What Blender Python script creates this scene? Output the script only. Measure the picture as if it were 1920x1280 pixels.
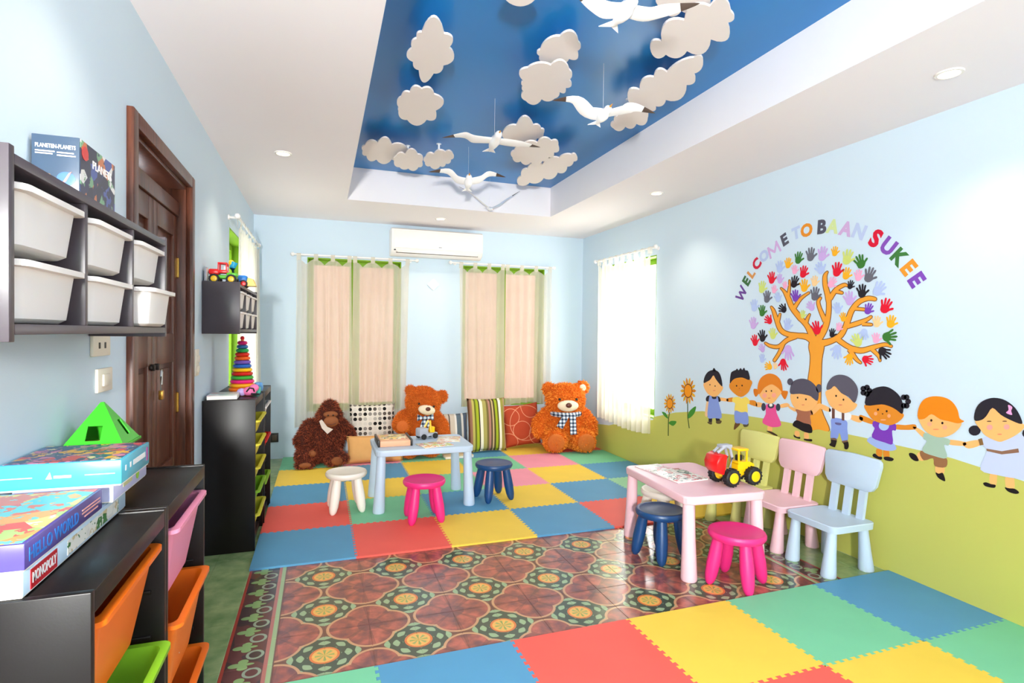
import bpy, bmesh, math, random
from mathutils import Vector, Matrix, noise
S = bpy.context.scene
for o in list(bpy.data.objects): bpy.data.objects.remove(o)
COL = S.collection
PI = math.pi
R_ = random.Random(7)

# ---------------------------------------------------------------- camera
FPX, YAW, PITCH, ROLL, EYE = 1036.93, 0.3321, -0.0147, 0.0117, 1.39
_f = Vector((math.sin(YAW)*math.cos(PITCH), math.cos(YAW)*math.cos(PITCH), math.sin(PITCH)))
_r0 = Vector((math.cos(YAW), -math.sin(YAW), 0)); _u0 = _r0.cross(_f)
_r = _r0*math.cos(ROLL)+_u0*math.sin(ROLL); _u = -_r0*math.sin(ROLL)+_u0*math.cos(ROLL)
cd = bpy.data.cameras.new('camera'); cam = bpy.data.objects.new('camera', cd); COL.objects.link(cam)
cd.sensor_width = 36; cd.sensor_fit = 'HORIZONTAL'; cd.lens = FPX*36/1920; cd.clip_start = .05
cam.matrix_world = Matrix(((_r.x, _u.x, -_f.x, 0), (_r.y, _u.y, -_f.y, 0), (_r.z, _u.z, -_f.z, EYE), (0, 0, 0, 1)))
S.camera = cam
def ray(px, py): return _r*((px-960)/FPX)+_u*((640-py)/FPX)+_f
def onX(px, py, x): d = ray(px, py); d = d*(x/d.x); return Vector((x, d.y, d.z+EYE))
def onY(px, py, y): d = ray(px, py); d = d*(y/d.y); return Vector((d.x, y, d.z+EYE))
def onZ(px, py, z): d = ray(px, py); d = d*((z-EYE)/d.z); return Vector((d.x, d.y, z))

# ---------------------------------------------------------------- light and exposure
XL, XR, YB, YF, ZC, ZT = -.688, 3.193, 6.482, -1.5, 2.624, 2.93
vs = S.view_settings
vs.view_transform = 'Standard'; vs.look = 'None'; vs.gamma = 1; vs.use_curve_mapping = False
vs.exposure = 0.06
W = bpy.data.worlds.new('sky'); S.world = W; W.use_nodes = True
W.node_tree.nodes['Background'].inputs[0].default_value = (.86, .93, 1, 1)
W.node_tree.nodes['Background'].inputs[1].default_value = 3.2
def area(name, loc, direction, sx, sy, power, col=(1, 1, 1)):
    l = bpy.data.lights.new(name, 'AREA'); l.shape = 'RECTANGLE'; l.size = sx; l.size_y = sy; l.energy = power; l.color = col
    o = bpy.data.objects.new(name, l); COL.objects.link(o); o.location = loc
    o.rotation_euler = Vector(direction).to_track_quat('-Z', 'Z').to_euler(); return o
area('daylight_right_window', (XR+.42, 5.36, 1.4), (-1, 0, 0), 1.15, 1.7, 65, (1, .98, .95))
area('daylight_left_window', (XL-.42, 5.36, 1.4), (1, 0, 0), 1.05, 1.7, 15, (1, .98, .95))
area('added_front_fill', (1.5, YF-.3, 1.55), (0, 1, 0), 2.0, 1.4, 55, (1, .985, .96))  # added fill light behind the camera, in a made-up window opening
area('added_front_key', (-.45, YF-.12, 1.68), (.2, 1, .05), .2, .26, 240, (1, .985, .96))  # small key placed from the seagull shadows; the window around it is made up

# ---------------------------------------------------------------- material helpers
def lin(c):
    o = []
    for v in c[:3]:
        v = v/255
        o.append(v/12.92 if v <= .04045 else ((v+.055)/1.055)**2.4)
    return (*o, 1)
MATS = {}
def inp(b, *names):
    for n in names:
        if n in b.inputs: return b.inputs[n]
class NB:
    """small helper to write shader maths"""
    def __init__(s, name):
        s.m = bpy.data.materials.new(name); s.m.use_nodes = True; s.t = s.m.node_tree
        s.b = s.t.nodes['Principled BSDF']; s.out = s.t.nodes['Material Output']
    def n(s, typ, **k):
        nd = s.t.nodes.new(typ)
        for a, v in k.items(): setattr(nd, a, v)
        return nd
    def l(s, a, b): s.t.links.new(a, b)
    def put(s, v, sock):
        if isinstance(v, (int, float)): sock.default_value = v
        elif isinstance(v, tuple): sock.default_value = v
        else: s.l(v, sock)
    def ma(s, op, *a):
        nd = s.n('ShaderNodeMath', operation=op)
        for i, v in enumerate(a): s.put(v, nd.inputs[i])
        return nd.outputs[0]
    def xyz(s, kind='Object'):
        if kind == 'World': src = s.n('ShaderNodeNewGeometry').outputs['Position']
        else: src = s.n('ShaderNodeTexCoord').outputs[kind]
        sp = s.n('ShaderNodeSeparateXYZ'); s.l(src, sp.inputs[0]); return src, sp.outputs
    def mix(s, f, a, b, mode='MIX'):
        nd = s.n('ShaderNodeMix', data_type='RGBA', blend_type=mode)
        s.put(f, nd.inputs[0]); s.put(a, nd.inputs[6]); s.put(b, nd.inputs[7]); return nd.outputs[2]
    def noise(s, vec, scale, detail=3, rough=.5):
        nd = s.n('ShaderNodeTexNoise'); nd.inputs['Scale'].default_value = scale; nd.inputs['Detail'].default_value = detail
        nd.inputs['Roughness'].default_value = rough
        if vec is not None: s.l(vec, nd.inputs['Vector'])
        return nd.outputs
    def ramp(s, fac, stops, const=False):
        nd = s.n('ShaderNodeValToRGB'); cr = nd.color_ramp
        if const: cr.interpolation = 'CONSTANT'
        while len(cr.elements) < len(stops): cr.elements.new(.5)
        for e, (p, c) in zip(cr.elements, stops): e.position = p; e.color = lin(c)
        s.put(fac, nd.inputs[0]); return nd.outputs[0]
    def bump(s, h, strength, dist=.002):
        nd = s.n('ShaderNodeBump'); nd.inputs['Strength'].default_value = strength; nd.inputs['Distance'].default_value = dist
        s.l(h, nd.inputs['Height']); s.l(nd.outputs[0], s.b.inputs['Normal'])
    def fin(s, col, rough=.5, spec=.5, coat=0):
        s.put(col, s.b.inputs['Base Color']); s.put(rough, s.b.inputs['Roughness'])
        inp(s.b, 'Specular IOR Level', 'Specular').default_value = spec
        if coat: s.b.inputs['Coat Weight'].default_value = coat; s.b.inputs['Coat Roughness'].default_value = .08
        return s.m
def pm(name, rgb, rough=.5, spec=.4, var=.06, scale=9, bump=0, bscale=120, metal=0, coat=0):
    """plain procedural material: colour with a faint mottling and optional fine relief"""
    if name in MATS: return MATS[name]
    k = NB(name); src, _ = k.xyz('Object')
    c = lin(rgb)
    if var:
        nz = k.noise(src, scale)[0]
        c = k.mix(nz, tuple(v*(1-var) for v in c[:3])+(1,), tuple(min(1, v*(1+var)) for v in c[:3])+(1,))
    if bump: k.bump(k.noise(src, bscale, 2)[0], bump)
    k.fin(c, rough, spec, coat); k.b.inputs['Metallic'].default_value = metal
    MATS[name] = k.m; return k.m
def glow(name, rgb, power):
    k = NB(name); e = k.n('ShaderNodeEmission'); e.inputs[0].default_value = lin(rgb); e.inputs[1].default_value = power
    k.l(e.outputs[0], k.out.inputs[0]); return k.m

# ---------------------------------------------------------------- mesh helpers
def box(bm, c, s, bev=0, rot=None, seg=2):
    t = bmesh.new(); bmesh.ops.create_cube(t, size=1, matrix=Matrix.Diagonal((*s, 1)))
    if bev: bmesh.ops.bevel(t, geom=t.edges[:], offset=min(bev, min(s)*.45), segments=seg, affect='EDGES', profile=.5)
    M = Matrix.Translation(c)
    if rot is not None: M = M @ rot
    bmesh.ops.transform(t, matrix=M, verts=t.verts)
    me = bpy.data.meshes.new('tmp'); t.to_mesh(me); t.free(); bm.from_mesh(me); bpy.data.meshes.remove(me); return bm
def loft(bm, loops, cap0=True, cap1=True, closed=True):
    rows = [[bm.verts.new(v) for v in lp] for lp in loops]
    n = len(rows[0])
    for a, b in zip(rows, rows[1:]):
        for i in range(n if closed else n-1):
            j = (i+1) % n
            bm.faces.new((a[i], a[j], b[j], b[i]))
    if cap0: bm.faces.new(rows[0][::-1])
    if cap1: bm.faces.new(rows[-1])
    return bm
def rr(cx, cy, sx, sy, r, z, n=4):
    """rounded rectangle loop"""
    out = []
    r = min(r, sx/2-1e-4, sy/2-1e-4)
    for k, (ax, ay) in enumerate(((1, 1), (-1, 1), (-1, -1), (1, -1))):
        for i in range(n+1):
            a = PI/2*(k+i/n)
            out.append((cx+ax*(sx/2-r)+r*math.cos(a), cy+ay*(sy/2-r)+r*math.sin(a), z))
    return out
def ring(c, r, z, n=24, ry=None):
    return [(c[0]+r*math.cos(2*PI*i/n), c[1]+(ry or r)*math.sin(2*PI*i/n), z) for i in range(n)]
def lathe(bm, prof, n=24, M=None, c=(0, 0)):
    lp = [ring(c, max(r, 1e-4), z, n) for r, z in prof]
    if M is not None: lp = [[M @ Vector(v) for v in l] for l in lp]
    return loft(bm, lp)
def tube(bm, pts, rad, n=8, up=Vector((0, 0, 1)), flat=1):
    pts = [Vector(p) for p in pts]
    if isinstance(rad, (int, float)): rad = [rad]*len(pts)
    lp = []
    for i, p in enumerate(pts):
        d = (pts[min(i+1, len(pts)-1)]-pts[max(i-1, 0)]).normalized()
        a = d.cross(up)
        if a.length < 1e-3: a = d.cross(Vector((1, 0, 0)))
        a.normalize(); b = d.cross(a)
        lp.append([p+(a*math.cos(2*PI*k/n)+b*math.sin(2*PI*k/n)*flat)*rad[i] for k in range(n)])
    return loft(bm, lp)
def ball(bm, c, r, seg=16, rot=None):
    if isinstance(r, (int, float)): r = (r, r, r)
    M = Matrix.Translation(c)
    if rot is not None: M = M @ rot
    bmesh.ops.create_uvsphere(bm, u_segments=seg, v_segments=max(6, seg*2//3), radius=1, matrix=M @ Matrix.Diagonal((*r, 1)))
    return bm
def poly(bm, pts, thick):
    """flat outline (list of 3-D points) given a thickness vector"""
    a = [bm.verts.new(p) for p in pts]; b = [bm.verts.new(Vector(p)+thick) for p in pts]
    n = len(pts)
    bm.faces.new(a[::-1]); bm.faces.new(b)
    for i in range(n): bm.faces.new((a[i], a[(i+1) % n], b[(i+1) % n], b[i]))
    return bm
def B(): return bmesh.new()
def obj(name, bm, mat, parent=None, sharp=35, origin=None, smooth=True):
    if origin is not None: bmesh.ops.translate(bm, vec=-Vector(origin), verts=bm.verts)
    bmesh.ops.recalc_face_normals(bm, faces=bm.faces[:])
    me = bpy.data.meshes.new(name); bm.to_mesh(me); bm.free()
    if smooth:
        me.polygons.foreach_set('use_smooth', [True]*len(me.polygons)); me.set_sharp_from_angle(angle=math.radians(sharp))
    me.materials.append(mat)
    o = bpy.data.objects.new(name, me); COL.objects.link(o)
    if parent is not None: o.parent = parent
    elif origin is not None: o.location = origin
    return o
def tag(o, label=None, cat=None, group=None, kind=None):
    if label: o['label'] = label
    if cat: o['category'] = cat
    if group: o['group'] = group
    if kind: o['kind'] = kind
    return o
def thing(name, label, cat, loc=(0, 0, 0), rz=0, group=None):
    o = bpy.data.objects.new(name, None); COL.objects.link(o); o.empty_display_size = .05
    o.location = loc; o.rotation_euler = (0, 0, rz); return tag(o, label, cat, group)
def struct(name, bm, mat, parent=None, **k):
    o = obj(name, bm, mat, parent, **k)
    if parent is None: o['kind'] = 'structure'
    return o
def copy_tree(o, parent=None):
    c = o.copy(); COL.objects.link(c); c.parent = parent
    for ch in list(o.children): copy_tree(ch, c)
    return c
def text_bm(body, size, depth=.0006, bold=0.0, spacing=1):
    cu = bpy.data.curves.new('txt', 'FONT'); cu.body = body; cu.size = size; cu.extrude = depth/2; cu.offset = bold*size
    cu.align_x = 'CENTER'; cu.align_y = 'CENTER'; cu.space_character = spacing; cu.resolution_u = 3
    o = bpy.data.objects.new('txt', cu); COL.objects.link(o)
    me = bpy.data.meshes.new_from_object(o.evaluated_get(bpy.context.evaluated_depsgraph_get()))
    bm = bmesh.new(); bm.from_mesh(me)
    bpy.data.objects.remove(o); bpy.data.curves.remove(cu); bpy.data.meshes.remove(me)
    bmesh.ops.remove_doubles(bm, verts=bm.verts, dist=1e-6)
    return bm
def text(name, body, size, mat, parent, loc, right, up, bold=0.0, width=None, depth=.0008, spacing=1):
    bm = text_bm(body, size, depth, bold, spacing)
    right = Vector(right).normalized(); up = Vector(up).normalized(); nrm = right.cross(up)
    sx = 1
    if width:
        xs = [v.co.x for v in bm.verts]; sx = width/(max(xs)-min(xs))
    M = Matrix(((right.x*sx, up.x, nrm.x, loc[0]), (right.y*sx, up.y, nrm.y, loc[1]), (right.z*sx, up.z, nrm.z, loc[2]), (0, 0, 0, 1)))
    bmesh.ops.transform(bm, matrix=M, verts=bm.verts)
    return obj(name, bm, mat, parent, smooth=False)
def smooth_loop(pts, k=4):
    n = len(pts); out = []
    for i in range(n):
        p0, p1, p2, p3 = (Vector(pts[(i+j-1) % n]) for j in range(4))
        for s in range(k):
            t = s/k
            out.append(.5*((2*p1)+(p2-p0)*t+(2*p0-5*p1+4*p2-p3)*t*t+(3*p1-p0-3*p2+p3)*t**3))
    return out
# ================================================================ SETTING
m_blue = pm('wall_pale_blue', (206, 224, 237), .75, .2, .012, 2, .12, 260)
m_white = pm('ceiling_white', (246, 241, 243), .8, .2, .012, 2, .08, 220)
m_cove = pm('cove_white', (244, 240, 242), .7, .2, .01)
m_sky = pm('ceiling_sky_blue', (28, 124, 196), .34, .45, .06, 1.6)
m_green = pm('window_lime', (124, 168, 34), .5, .3, .04)
m_wood = None

# ---- patterned cement tiles
def floor_material():
    k = NB('patterned_cement_tile'); src, o = k.xyz('World'); ma = k.ma
    P = .4032
    def fr(v, off): return ma('FRACT', ma('DIVIDE', ma('SUBTRACT', v, off), P))
    u = fr(o[0], .022-10*P); v = fr(o[1], 3.288-10*P)
    # lobed frames centred in the cell, flowers on the cell corners
    a = ma('ABSOLUTE', ma('SUBTRACT', u, .5)); b = ma('ABSOLUTE', ma('SUBTRACT', v, .5))
    def ln(x, y): return ma('SQRT', ma('ADD', ma('MULTIPLY', x, x), ma('MULTIPLY', y, y)))
    d = ma('SUBTRACT', ma('MINIMUM', ln(ma('SUBTRACT', a, .205), b), ln(a, ma('SUBTRACT', b, .205))), .264)
    fu = ma('SUBTRACT', .5, a); fv = ma('SUBTRACT', .5, b)
    r = ln(fu, fv); ang = ma('ARCTAN2', fu, fv)
    nz = k.noise(src, 14, 4)[0]; nb = k.noise(src, 5, 2)[0]
    red = k.ramp(nz, [(.34, (116, 70, 68)), (.5, (150, 82, 70)), (.66, (190, 100, 82))])
    rc = ln(a, b)
    red = k.mix(ma('MULTIPLY', ma('LESS_THAN', ma('ADD', rc, ma('MULTIPLY', nz, .12)), .2), .55), red, lin((98, 62, 66)))
    petal = ma('GREATER_THAN', ma('COSINE', ma('MULTIPLY', ma('ARCTAN2', a, b), 8)), .72)
    red = k.mix(ma('MULTIPLY', petal, .4), red, lin((86, 60, 54)))
    brown = lin((112, 74, 58))
    c = k.mix(ma('LESS_THAN', d, 0), brown, red)
    c = k.mix(ma('LESS_THAN', ma('ABSOLUTE', ma('ADD', d, .004)), .016), c, lin((196, 146, 106)))
    # medallion
    wob = ma('MULTIPLY', ma('COSINE', ma('MULTIPLY', ang, 8)), .03)
    ringm = ma('MULTIPLY', ma('LESS_THAN', r, ma('ADD', .35, wob)), ma('GREATER_THAN', d, .012))
    c = k.mix(ringm, c, lin((70, 76, 58)))
    fl = ma('GREATER_THAN', ma('ADD', ma('COSINE', ma('MULTIPLY', ang, 8)), ma('MULTIPLY', ma('SINE', ma('MULTIPLY', r, 58)), .9)), .35)
    flm = ma('MULTIPLY', ma('MULTIPLY', fl, ringm), ma('GREATER_THAN', r, .17))
    c = k.mix(flm, c, lin((146, 166, 126)))
    c = k.mix(ma('LESS_THAN', r, .155), c, lin((212, 116, 56)))
    c = k.mix(ma('LESS_THAN', r, .13), c, lin((226, 168, 84)))
    st = ma('MULTIPLY', ma('LESS_THAN', r, .1), ma('GREATER_THAN', ma('COSINE', ma('MULTIPLY', ang, 8)), .1))
    c = k.mix(st, c, lin((150, 160, 84)))
    # border with green fleurs, red lines and a pale green line (both long sides)
    xm = ma('MINIMUM', ma('SUBTRACT', o[0], -.381), ma('SUBTRACT', 2.844, o[0]))   # 0 at the outer edge of the border
    bt = ma('DIVIDE', xm, .2016)
    bv = ma('FRACT', ma('DIVIDE', ma('SUBTRACT', o[1], -20), .1344))
    bb = ma('SUBTRACT', bv, .5)
    bc = k.mix(ma('GREATER_THAN', nb, .52), lin((74, 58, 58)), lin((98, 62, 60)))
    bu = ma('SUBTRACT', bt, .36)
    ab = ma('ABSOLUTE', bb)
    def el(cx_, cy_, rx, ry): return ma('LESS_THAN', ln(ma('DIVIDE', ma('SUBTRACT', bt, cx_), rx), ma('DIVIDE', ma('SUBTRACT', ab, cy_), ry)), 1)
    leaf = ma('MAXIMUM', ma('MAXIMUM', el(.25, 0, .13, .12), el(.4, .17, .1, .13)), el(.47, 0, .15, .07))
    bc = k.mix(leaf, bc, lin((130, 158, 104)))
    curl = ma('LESS_THAN', ma('ABSOLUTE', ma('SUBTRACT', ln(ma('SUBTRACT', bt, .6), ma('MULTIPLY', ma('SUBTRACT', ab, .5), .66)), .15)), .03)
    bc = k.mix(curl, bc, lin((140, 152, 132)))
    bc = k.mix(ma('LESS_THAN', bt, .07), bc, lin((168, 72, 60)))
    bc = k.mix(ma('GREATER_THAN', bt, .8), bc, lin((172, 104, 94)))
    bc = k.mix(ma('GREATER_THAN', bt, .88), bc, lin((152, 172, 124)))
    bc = k.mix(ma('GREATER_THAN', bt, .975), bc, lin((110, 80, 66)))
    c = k.mix(ma('LESS_THAN', bt, 1), c, bc)
    gr = k.ramp(ma('ADD', ma('MULTIPLY', nz, .5), ma('MULTIPLY', nb, .5)), [(.35, (112, 142, 92)), (.65, (160, 178, 126))])
    c = k.mix(ma('LESS_THAN', bt, 0), c, gr)
    rough = ma('ADD', .06, ma('MULTIPLY', nz, .2))
    k.bump(nz, .05, .001)
    return k.fin(c, rough, .55)
m_floor = floor_material()
m_grout = pm('grout', (70, 62, 54), .8)
TS = .2016
b_ = B(); box(b_, ((XL+XR)/2, (YF+YB)/2, -.055), (XR-XL+.5, YB-YF+.5, .106))
floor = struct('floor', b_, m_floor)
tile_me = {}
def floor_tile(x0, x1, y0, y1):
    key = (round(x1-x0, 4), round(y1-y0, 4))
    if key not in tile_me:
        b = B(); sx, sy = key; g = .0011
        loft(b, [[(g, g, -.003), (sx-g, g, -.003), (sx-g, sy-g, -.003), (g, sy-g, -.003)],
                 [(g, g, -.0006), (sx-g, g, -.0006), (sx-g, sy-g, -.0006), (g, sy-g, -.0006)],
                 [(2*g, 2*g, 0), (sx-2*g, 2*g, 0), (sx-2*g, sy-2*g, 0), (2*g, sy-2*g, 0)]], cap0=False)
        o = obj('floor_tile', b, m_floor, floor, smooth=False); tile_me[key] = o.data
    else:
        o = bpy.data.objects.new('floor_tile', tile_me[key]); COL.objects.link(o); o.parent = floor
    o.location = (x0, y0, 0)
xs = [XL]+[.022+TS*i for i in range(-3, 16)]+[XR]
j0 = 3.288-TS*6
for j in range(8):
    for xa, xb in zip(xs, xs[1:]):
        if xb-xa > .01: floor_tile(xa, xb, j0+TS*j, j0+TS*(j+1))
for j in range(8, 22):
    for xa, xb in zip(xs[:2], xs[1:3]): floor_tile(xa, xb, j0+TS*j, min(YB, j0+TS*(j+1)))

# ---- walls
def wall(name, axis, c, out, u0, u1, v0, v1, holes, mat, t=.2):
    """flat wall of thickness t: inner face at c, holes = (u0,u1,v0,v1)"""
    us = sorted({u0, u1, *[h[0] for h in holes], *[h[1] for h in holes]}); vv = sorted({v0, v1, *[h[2] for h in holes], *[h[3] for h in holes]})
    bm = B()
    def P(u, v, w): return (w, u, v) if axis == 'x' else (u, w, v)
    def q(*p): bm.faces.new([bm.verts.new(P(*a)) for a in p])
    solid = lambda a, b, c_, d: not any(a >= h[0]-1e-6 and b <= h[1]+1e-6 and c_ >= h[2]-1e-6 and d <= h[3]+1e-6 for h in holes)
    for a, b in zip(us, us[1:]):
        for c_, d in zip(vv, vv[1:]):
            if solid(a, b, c_, d):
                for w in (c, c+out*t): q((a, c_, w), (b, c_, w), (b, d, w), (a, d, w))
    e = c+out*t
    for h in holes+[(u0, u1, v0, v1)]:
        q((h[0], h[2], c), (h[1], h[2], c), (h[1], h[2], e), (h[0], h[2], e)); q((h[0], h[3], c), (h[1], h[3], c), (h[1], h[3], e), (h[0], h[3], e))
        q((h[0], h[2], c), (h[0], h[3], c), (h[0], h[3], e), (h[0], h[2], e)); q((h[1], h[2], c), (h[1], h[3], c), (h[1], h[3], e), (h[1], h[2], e))
    bmesh.ops.remove_doubles(bm, verts=bm.verts, dist=1e-5)
    return struct(name, bm, mat, smooth=False)
W1 = (-.15, .87, .5, 2.2); W2 = (1.6, 2.66, .5, 2.2); W3 = (4.81, 5.9, .54, 2.2); W4 = (4.84, 5.9, .54, 2.2); W5 = (.5, 2.5, .8, 2.3); W6 = (-.64, -.26, 1.44, 1.92)  # the two front-wall openings are added to let in fill and key light
DOOR = (2.47, 3.425, 0, 2.17)
wall_left = wall('wall_left', 'x', XL, -1, YF-.2, YB+.2, 0, ZC, [DOOR, W4], m_blue)
wall_right = wall('wall_right', 'x', XR, 1, YF-.2, YB+.2, 0, ZC, [W3], m_blue)
wall_back = wall('wall_back', 'y', YB, 1, XL, XR, 0, ZC, [W1, W2], m_blue)
wall_front = wall('wall_front', 'y', YF, -1, XL, XR, 0, ZC, [W5, W6], m_blue)

# ---- ceiling with a recessed tray
CX0, CX1, CY0, CY1 = .221, 2.279, -.45, 5.417
def ceiling_mesh():
    bm = B()
    for (a, b, c, d) in ((XL-.2, CX0, YF-.2, YB+.2), (CX1, XR+.2, YF-.2, YB+.2), (CX0, CX1, CY1, YB+.2), (CX0, CX1, YF-.2, CY0)):
        for z in (ZC,):
            bm.faces.new([bm.verts.new(p) for p in ((a, c, z), (b, c, z), (b, d, z), (a, d, z))])
    return bm
ceiling = struct('ceiling', ceiling_mesh(), m_white, smooth=False)
bm = B(); box(bm, ((XL+XR)/2, (YF+YB)/2, ZT+.06), (XR-XL+.4, YB-YF+.4, .1)); struct('roof_slab', bm, m_white, ceiling)
bm = B()
for (x, y, sx, sy) in ((CX0-.011, (CY0+CY1)/2, .02, CY1-CY0), (CX1+.011, (CY0+CY1)/2, .02, CY1-CY0), ((CX0+CX1)/2, CY1+.011, CX1-CX0+.06, .02), ((CX0+CX1)/2, CY0-.011, CX1-CX0+.06, .02)):
    box(bm, (x, y, (ZC+ZT)/2+.0005), (sx, sy, ZT-ZC))
struct('tray_sides', bm, m_cove, ceiling, smooth=False)
bm = B(); box(bm, ((CX0+CX1)/2, (CY0+CY1)/2, ZT+.004), (CX1-CX0, CY1-CY0, .008)); struct('sky_panel', bm, m_sky, ceiling, smooth=False)

# ---- windows
def glass():
    k = NB('window_glass'); t = k.n('ShaderNodeBsdfTransparent'); g = k.n('ShaderNodeBsdfGlossy'); g.inputs['Roughness'].default_value = .02
    mx = k.n('ShaderNodeMixShader'); mx.inputs[0].default_value = .025
    k.l(t.outputs[0], mx.inputs[1]); k.l(g.outputs[0], mx.inputs[2]); k.l(mx.outputs[0], k.out.inputs[0]); return k.m
m_glass = glass()
def window(name, axis, c, out, h, leaves=2):
    w = bpy.data.objects.new(name, None); COL.objects.link(w); w['kind'] = 'structure'
    u0, u1, v0, v1 = h
    def P(u, d, v): return (c+out*d, u, v) if axis == 'x' else (u, c+out*d, v)
    def bx(bm, ua, ub, da, db, va, vb, bev=.003):
        a = Vector(P(ua, da, va)); b = Vector(P(ub, db, vb)); s = b-a
        box(bm, (a+b)/2, (abs(s.x), abs(s.y), abs(s.z)), bev)
    bm = B(); t = .012
    for a, b, vA, vB in ((u0, u0+t, v0, v1), (u1-t, u1, v0, v1), (u0+t, u1-t, v0, v0+t), (u0+t, u1-t, v1-t, v1)): bx(bm, a, b, .001, .199, vA, vB, .002)
    obj('window_reveal', bm, m_green, w)
    n = leaves; wd = (u1-u0-2*t)/n
    for i in range(n):
        a = u0+t+wd*i; b = a+wd; bm = B(); f = .055
        for (p, q, r, s_) in ((a+.002, a+f, v0+t, v1-t), (b-f, b-.002, v0+t, v1-t), (a+f, b-f, v0+t, v0+t+f), (a+f, b-f, v1-t-f, v1-t)): bx(bm, p, q, .12, .16, r, s_)
        fr_ = obj('window_frame', bm, m_green, w)
        bm = B(); bx(bm, a+f, b-f, .138, .142, v0+t+f, v1-t-f, 0); obj('window_pane', bm, m_glass, fr_, smooth=False)
    return w
window('window_1', 'y', YB, 1, W1); window('window_2', 'y', YB, 1, W2); window('window_3', 'x', XR, 1, W3); window('window_4', 'x', XL, -1, W4); window('added_fill_window', 'y', YF, -1, W5, 3); window('added_key_window', 'y', YF, -1, W6, 1)  # both front-wall windows are unseen additions for the fill and key lights
m_peach = pm('exterior_peach_render', (240, 186, 166), .9, .1, .05, 3, .3, 90)
bm = B(); box(bm, (1.25, YB+.95, 1.2), (5.2, .1, 3.4)); struct('exterior_wall', bm, m_peach)

# ---- door: dark double-leaf panelled door in a deep frame
def wood_material(name, c0, c1, rough=.32):
    k = NB(name); src, o = k.xyz('Object'); mp = k.n('ShaderNodeMapping'); mp.inputs['Scale'].default_value = (14, 14, 1.3); k.l(src, mp.inputs[0])
    f = k.noise(mp.outputs[0], 3.2, 5, .6)[0]
    c = k.ramp(f, [(.3, c0), (.7, c1)]); k.bump(f, .12, .002); return k.fin(c, rough, .5)
m_wood = wood_material('dark_stained_teak', (58, 30, 20), (112, 62, 42))
m_brass = pm('brass', (206, 158, 74), .3, .5, .08, 30, metal=.9)
m_steel = pm('steel', (190, 190, 186), .3, .5, .04, metal=.9)
door = bpy.data.objects.new('door_1', None); COL.objects.link(door); door['kind'] = 'structure'; door.location = (XL, 2.947, 0)
y0, y1, zt = DOOR[0]-2.947, DOOR[1]-2.947, DOOR[3]
bm = B()
for (a, b, c, d) in ((y0-.052, y0+.012, 0, zt+.05), (y1-.012, y1+.052, 0, zt+.05), (y0+.012, y1-.012, zt-.012, zt+.05)):
    box(bm, (.008, (a+b)/2, (c+d)/2), (.032, b-a, d-c), .006)
obj('door_casing', bm, m_wood, door)
bm = B()
for (a, b, c, d) in ((y0, y0+.03, 0, zt), (y1-.03, y1, 0, zt), (y0+.03, y1-.03, zt-.03, zt)): box(bm, (-.1, (a+b)/2, (c+d)/2), (.19, b-a, d-c), .002)
obj('door_jamb', bm, m_wood, door)
bm = B(); box(bm, (-.06, 0, 2.03), (.05, y1-y0-.062, .075), .005); obj('transom_rail', bm, m_wood, door)
bm = B(); box(bm, (-.185, 0, 2.105), (.012, y1-y0-.062, .066), .002); obj('transom_board', bm, m_wood, door)
lw = (y1-y0-.064)/2
for s in (-1, 1):
    yc = s*(lw/2+.001); bm = B(); st = .075
    ya, yb = yc-lw/2, yc+lw/2
    for (a, b, c, d) in ((ya, ya+st, .01, 1.99), (yb-st, yb, .01, 1.99), (ya+st, yb-st, .01, .2), (ya+st, yb-st, 1.22, 1.37), (ya+st, yb-st, 1.88, 1.99), (ya+st, yb-st, .62, .72)):
        box(bm, (-.065, (a+b)/2, (c+d)/2), (.04, b-a, d-c), .004)
    leaf = obj('door_leaf', bm, m_wood, door)
    for c, d in ((.2, .62), (.72, 1.22), (1.37, 1.88)):
        bm = B(); box(bm, (-.07, yc, (c+d)/2), (.016, lw-2*st+.004, d-c+.004), .001); box(bm, (-.062, yc, (c+d)/2), (.012, lw-2*st-.05, d-c-.05), .005); obj('door_panel', bm, m_wood, leaf)
    for z in (.3, 1.0, 1.72):
        bm = B(); lathe(bm, [(.002, -.055), (.008, -.05), (.008, .05), (.002, .055)], 10, c=(-.042, s*(lw-.004)));  bmesh.ops.translate(bm, vec=(0, 0, z), verts=bm.verts); obj('hinge', bm, m_brass, leaf)
bm = B(); box(bm, (-.04, .0, 1.215), (.012, .13, .014), .003); box(bm, (-.035, .025, 1.215), (.018, .02, .03), .003); box(bm, (-.035, -.04, 1.215), (.018, .016, .03), .003); obj('latch_bolt', bm, pm('dark_iron', (40, 34, 32), .5, metal=.6), door)
lock = thing('padlock', 'brass padlock hanging open from the bolt of the dark door', 'padlock', (XL-.02, 2.985, 1.06))
bm = B(); box(bm, (0, 0, .022), (.018, .034, .044), .005); obj('lock_body', bm, m_brass, lock)
bm = B(); tube(bm, [(0, -.011, .04), (0, -.012, .11), (0, -.004, .135), (0, .004, .14), (0, .012, .13), (0, .012, .07)], .0032, 8); obj('shackle', bm, m_steel, lock)

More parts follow.
